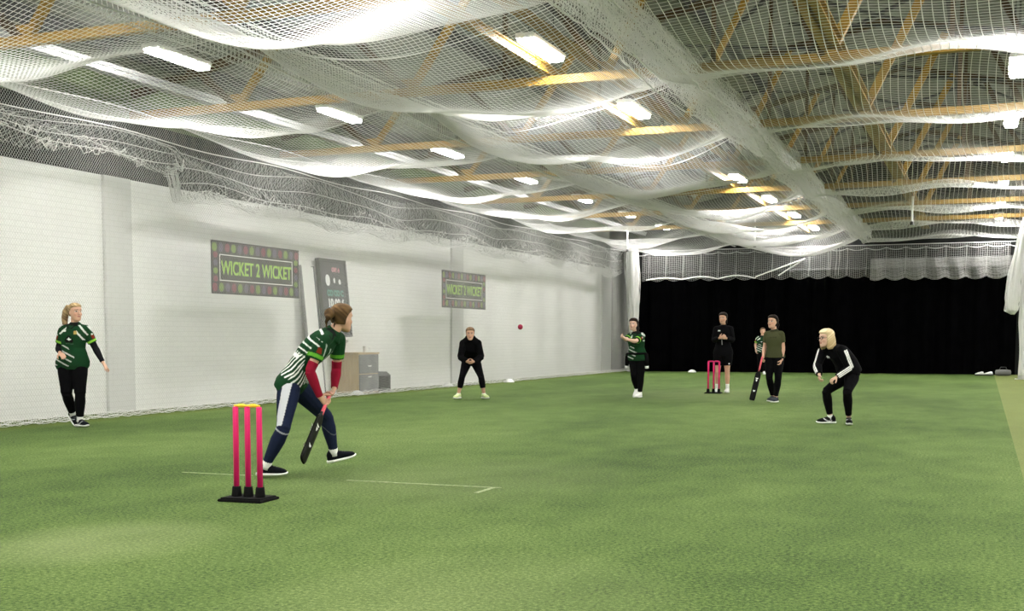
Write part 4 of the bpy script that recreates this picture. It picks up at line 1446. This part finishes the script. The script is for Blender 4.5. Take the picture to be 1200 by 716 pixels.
# =============================== player in black top and shorts behind the far stumps
J = dict(o=(-5.45, 28.15), h=.1928, pel=(.004, 0, .945), neck=(.002, 0, 1.515), head=(-.010, -.03, 1.678), shA=(-.148, .02, 1.428), shB=(.152, -.02, 1.430),
         elA=(-.205, -.05, 1.185), wrA=(-.085, -.235, 1.235), haA=(-.030, -.275, 1.255), elB=(.212, -.09, 1.190), wrB=(.070, -.25, 1.230), haB=(.010, -.285, 1.245),
         hipA=(-.085, .01, .885), hipB=(.090, -.01, .885), knA=(-.108, -.04, .475), anA=(-.114, .0, .088), knB=(.104, -.04, .475), anB=(.117, 0, .088))
p = Person(J, 'tall woman in black top and shorts, hands clasped, behind the far pink stumps', (-.35, -.93, -.05), (0, 0, 1), (-.1, -1, 0), .009, 1.02, 1.0, SKIN)
p.feet = dict(A=(-.25, -.97, 0), B=(-.25, -.97, 0))
p.body({'A': dict(n_axis=(.2, .9, .2), curl=.8, thumb_side=1), 'B': dict(n_axis=(0, .9, .2), curl=.8, thumb_side=-1)}, bare_legs=True)
p.top(1.95, (.0036, .0036, .0044), .026, .03, -.2, .022, 'training_top')
p.bottoms(.66, (.0028, .0028, .0034), .034, 'shorts')
for side in 'AB':
    p.sock(side, .70, .041); p.shoe(side, (.75, .75, .73))
c0, x0, f0 = p.spine(.80)
b = MB(); q = c0 - x0 * .075 + f0 * .138
b.add([q + x0 * a + V(0, 0, z) for a, z in ((-.026, -.012), (.026, -.012), (.026, .014), (-.026, .014))] + [q + f0 * .004 + x0 * a + V(0, 0, z) for a, z in ((-.026, -.012), (.026, -.012), (.026, .014), (-.026, .014))], [(0, 1, 2, 3), (7, 6, 5, 4), (0, 4, 5, 1), (1, 5, 6, 2), (2, 6, 7, 3), (3, 7, 4, 0)])
b.build('chest_badge', M['white_print'], p.root)
q = p.J['hipB'] + (p.J['knB'] - p.J['hipB']) * .55 + x0 * .06 + f0 * .115
MB().box(q - .016, q + .016, 0, .004).build('shorts_badge', M['white_print'], p.root)
F = p.HF
hair_cap(p, (.020, .012, .008), (.004, .003, .003), .019, .004, -.09, [ball_shape(F, (0, -.135, .05), (.042, .042, .046)), tubes([F(.05, -.06, -.03), F(.062, -.05, -.10), F(.06, -.03, -.16)], [.030, .026, .010]), tubes([F(-.05, -.06, -.03), F(-.062, -.05, -.10), F(-.06, -.03, -.16)], [.030, .026, .010])])
MB().tube([p.J['haA'] + V(0, -.02, -.03), p.J['haA'] + V(.01, -.03, -.17)], [.006, .010], 8).build('lanyard', M['grey_panel'], p.root)

# =============================== far fielder by the curtain
J = dict(o=(-6.963, 42.923), h=.1608, pel=(-.029, 0, .84), neck=(-.017, 0, 1.307), head=(0, -.03, 1.465), shA=(-.150, 0, 1.25), shB=(.118, 0, 1.25),
         elA=(-.238, .05, 1.03), wrA=(-.218, -.03, .825), haA=(-.205, -.07, .755), elB=(.190, .05, 1.03), wrB=(.182, -.03, .825), haB=(.172, -.07, .755),
         hipA=(-.100, 0, .795), hipB=(.045, 0, .795), knA=(-.10, -.03, .43), anA=(-.10, 0, .088), knB=(.055, -.03, .43), anB=(.064, 0, .088))
p = Person(J, 'small player in green jersey, half hidden by the woman in olive shirt', (.1, -1, 0), (0, 0, 1), (0, -1, 0), .010, 1.0, 1.0, SKIN)
p.feet = dict(A=(-.1, -1, 0), B=(.1, -1, 0))
p.body({'A': dict(n_axis=(1, 0, 0), curl=.5, thumb_side=1), 'B': dict(n_axis=(-1, 0, 0), curl=.5, thumb_side=-1)})
p.sleeve_end = .75
p.top(.75, jersey_paint('plain'), .022, .03, -.2, .024, 'jersey')
p.bottoms(1.9, (.0028, .0028, .0034), .012)
for side in 'AB': p.shoe(side, (.7, .7, .68))
hair_cap(p, (.20, .12, .07), (.05, .03, .02), .012, .0, -.06)

# =============================== non-striker in the olive shirt with a bat
J = dict(o=(-3.718, 24.235), h=.1522, pel=(.020, 0, .905), neck=(.004, .01, 1.378), head=(-.034, -.03, 1.542), shA=(-.126, .04, 1.302), shB=(.126, -.04, 1.302),
         elA=(-.172, .095, 1.055), wrA=(-.196, -.025, .860), haA=(-.212, -.09, .795), elB=(.172, -.03, 1.050), wrB=(.152, -.085, .815), haB=(.130, -.115, .740),
         hipA=(-.060, .02, .85), hipB=(.090, -.02, .85), knA=(-.075, -.06, .475), anA=(.0, .15, .105), knB=(.093, -.08, .47), anB=(.055, -.02, .088))
p = Person(J, 'woman in olive t-shirt and black leggings holding a bat, right of the far stumps', (-.50, -.86, 0), (0, 0, 1), (-.2, -1, 0), .008, 1.02, 1.0, SKIN)
p.feet = dict(A=(-.5, -.85, -.05), B=(-.45, -.89, 0))
T2, E2 = V(-.208, -.115, .880), V(-.385, -.195, .06)
b2 = unit(E2 - T2)
p.body({'A': dict(n_axis=(.9, -.1, -.1), curl=1.0, s_axis=(-.3, -1, .2)), 'B': dict(n_axis=(-.9, .2, 0), curl=.7, thumb_side=-1)})
p.sleeve_end = .62


def tee(q, P):
    c = np.tile(V(.052, .056, .026), (len(P), 1)); x, y, t = torso_xyz(q, P)
    c[(t > .95) & (np.abs(x) < .09)] = V(.03, .032, .016)
    c[(y > .06) & (np.abs(t - .72) < .022) & (np.abs(x) < .07) & (((x * 40) % 1) < .5)] = V(.025, .027, .014)
    return c


p.top(.62, tee, .013, .008, -.12, .018, 't_shirt')
p.bottoms(1.9, (.0028, .0028, .0034), .010)
for side in 'AB': p.shoe(side, (.030, .036, .045))
F = p.HF
hair_cap(p, (.020, .012, .008), (.004, .003, .003), .017, .002, -.09, [ball_shape(F, (-.01, -.140, .03), (.044, .044, .048)), tubes([F(0, -.14, .02), F(-.02, -.165, -.06), F(-.02, -.14, -.16)], [.032, .034, .012])])
w = p.J['wrB']; e_ = p.J['elB']
vs, fs = limb(w + (e_ - w) * .12, w + (e_ - w) * .26, [(0, .031, .031), (1, .032, .032)]); MB().add(vs, fs).build('wrist_watch', M['black_gloss'], p.root, True)
cricket_bat(T2, E2, (-.25, -.95, .05), 'black cricket bat with pink handle, held by the woman in olive t-shirt', None, 'grip', (-3.718, 24.235), .1522)

# =============================== blonde wicketkeeper in the black track jacket
J = dict(o=(-1.974, 18.356), h=.1071, pel=(.215, .05, .745), neck=(-.015, -.045, 1.095), head=(-.108, -.085, 1.225), shA=(-.150, .09, 1.045), shB=(.108, -.165, 1.055),
         elA=(-.222, -.07, .835), wrA=(-.190, -.225, .715), haA=(-.186, -.265, .650), elB=(.222, -.165, .805), wrB=(.045, -.215, .680), haB=(-.015, -.255, .645),
         hipA=(.185, .12, .69), hipB=(.262, -.03, .69), knA=(-.090, -.10, .475), anA=(-.025, 0, .095), knB=(.195, -.27, .475), anB=(.228, -.06, .090), arch=(.02, .0, .05))
p = Person(J, 'blonde woman in glasses and striped black track jacket, bending forward at right', (-.80, -.58, -.08), (0, 0, 1), (-.8, -.6, -.4), .007, 1.0, 1.0, SKIN_L)
p.feet = dict(A=(-1, -.12, 0), B=(.05, -1, 0))
p.body({'A': dict(n_axis=(.9, -.2, .1), curl=.8, thumb_side=1), 'B': dict(n_axis=(-.2, -.1, -.9), curl=.8, thumb_side=1)})


def track(q, P):
    c = np.tile(V(.0028, .0028, .0034), (len(P), 1))
    for side in 'AB':
        for a, b_ in (('sh', 'el'), ('el', 'wr')):
            A, B = q.J[a + side], q.J[b_ + side]; t, d = seg_param(P, A, B)
            ax = unit(B - A); o_ = unit(V(.55, -.6, .35) if side == 'B' else V(-.9, -.35, .2)); o_ = unit(o_ - ax * (o_ @ ax)); w_ = np.cross(ax, o_)
            D = P - (A + np.clip(t, 0, 1)[:, None] * (B - A)); h_ = D @ w_; f_ = D @ o_
            lo, hi = (.05, 1.05) if a == 'sh' else (-.02, .92)
            ok = (d < .085) & (t > lo) & (t < hi) & (f_ > .012)
            for k_ in (-1, 0, 1): c[ok & (np.abs(h_ - k_ * .0235) < .0085)] = (.75, .75, .73)
    return c


p.top(1.96, track, .024, .015, -.16, .022, 'track_jacket', belly=.04, label='black track jacket with three white stripes along each sleeve')
p.bottoms(1.86, (.0028, .0028, .0034), .009)
p.sock('A', .90, .036, 'sock'); p.shoe('A', (.005, .005, .006), mark=(.6, .6, .6)); p.shoe('B', (.005, .005, .006), mark=(.6, .6, .6))
c0, x0, f0 = p.spine(.76)
b = MB(); q = c0 - x0 * .07 + f0 * .140
for k_, a in ((-.016, .35), (0, 0), (.016, -.35)):
    pts = [q + x0 * (k_ + .010 * math.cos(u)) + p.up * (.020 * math.sin(u) - abs(k_) * .4) for u in np.linspace(0, 2 * PI, 10, endpoint=False)]
    b.add(pts + [v + f0 * .003 for v in pts], [tuple(range(10)), tuple(range(19, 9, -1))])
b.build('chest_logo', M['white_print'], p.root)
F = p.HF
bob = []
for sg in (-1, 1):
    st = [(F(sg * .074, y, z), F.x, F.y, a, b_) for z, y, a, b_ in ((.08, -.02, .016, .06), (.03, -.022, .022, .066), (-.03, -.024, .026, .064), (-.08, -.016, .028, .064), (-.125, -.010, .028, .062), (-.155, -.012, .014, .045))]
    bob.append(loft(st, 14))
st = [(F(0, y, z), F.x, F.y, a, b_) for z, y, a, b_ in ((.05, -.07, .08, .045), (-.02, -.085, .085, .045), (-.09, -.085, .090, .045), (-.135, -.075, .085, .036), (-.15, -.07, .06, .02))]
bob.append(loft(st, 16))
hair_cap(p, (.80, .68, .44), (.40, .28, .14), .020, .008, -.09, bob, streak=.55)
g = MB()
for sg in (-1, 1):
    ring = [F(sg * .034 + .025 * math.cos(a), .108 - .006 * abs(math.cos(a)), .010 + .019 * math.sin(a)) for a in np.linspace(0, 2 * PI, 17)]
    g.tube(ring, .0036, 6)
    g.tube([F(sg * .058, .103, .014), F(sg * .078, .05, .014), F(sg * .080, -.01, .01)], .003, 6)
g.tube([F(-.010, .108, .013), F(0, .112, .016), F(.010, .108, .013)], .003, 6)
g.build('glasses', M['black_gloss'], p.root)

# ---- shoes left at the end of the curtain
k = 0
for x, y, rz_, lab in ((-.05, 44.55, 1.2, 'left white trainer of the pair by the right end of the curtain'), (.22, 44.6, 1.5, 'right white trainer of the pair by the right end of the curtain')):
    r = empty('trainer', (x, y, 0), rz_); tag(r, lab, 'shoe', 'white trainers by the curtain')
    prof = [(-.09, .05, .024), (-.07, .10, .034), (-.02, .11, .038), (.05, .085, .042), (.12, .065, .046), (.18, .045, .034), (.20, .02, .012)]
    vs, fs = loft([(V(0, yy, .03 + h / 2), V(1, 0, 0), V(0, 0, 1), w_, h / 2) for yy, h, w_ in prof], 16)
    MB().add(vs, fs).build('upper', M['white_paint'], r, True)
    vs, fs = loft([(V(0, yy, .017), V(1, 0, 0), V(0, 0, 1), w_, .016) for yy, w_ in ((-.10, .015), (-.08, .036), (0, .042), (.12, .050), (.18, .038), (.21, .010))], 16)
    MB().add(vs, fs).build('sole', M['rubber'], r, True)
r = empty('sports_bag', (.62, 44.4, 0), .1); tag(r, 'small pale sports bag on the turf at the right end of the curtain', 'bag')
vs, fs = loft([(V(xx, 0, .11), V(0, 1, 0), V(0, 0, 1), a, b_) for xx, a, b_ in ((-.24, .05, .05), (-.22, .10, .09), (-.1, .12, .108), (.1, .12, .108), (.22, .10, .09), (.24, .05, .05))], 18)
MB().add(vs, fs).build('body', M['pale_board'], r, True)
MB().tube([(-.12, 0, .20), (-.08, 0, .29), (.08, 0, .29), (.12, 0, .20)], .010, 6).build('handle', M['dark_grey'], r)

# ------------------------------------------------------------------ world, camera, colour
w = bpy.data.worlds.new('hall_air'); SC.world = w; w.use_nodes = True
w.node_tree.nodes['Background'].inputs[0].default_value = (.02, .02, .02, 1); w.node_tree.nodes['Background'].inputs[1].default_value = .2
cam = bpy.data.cameras.new('camera'); co = bpy.data.objects.new('camera', cam); COL.objects.link(co)
co.location = (0, 0, 1.22); co.rotation_euler = (math.radians(90 - 4.849), 0, math.radians(22.508))
cam.sensor_width = 36; cam.lens = 1450 / 1200 * 36; cam.shift_x = 50 / 1200; cam.shift_y = 162 / 1200; cam.clip_end = 200
SC.camera = co
vs_ = SC.view_settings; vs_.view_transform = 'Standard'; vs_.look = 'None'; vs_.exposure = 0.12; vs_.gamma = 1; vs_.use_curve_mapping = False
SC.cycles.max_bounces = 8
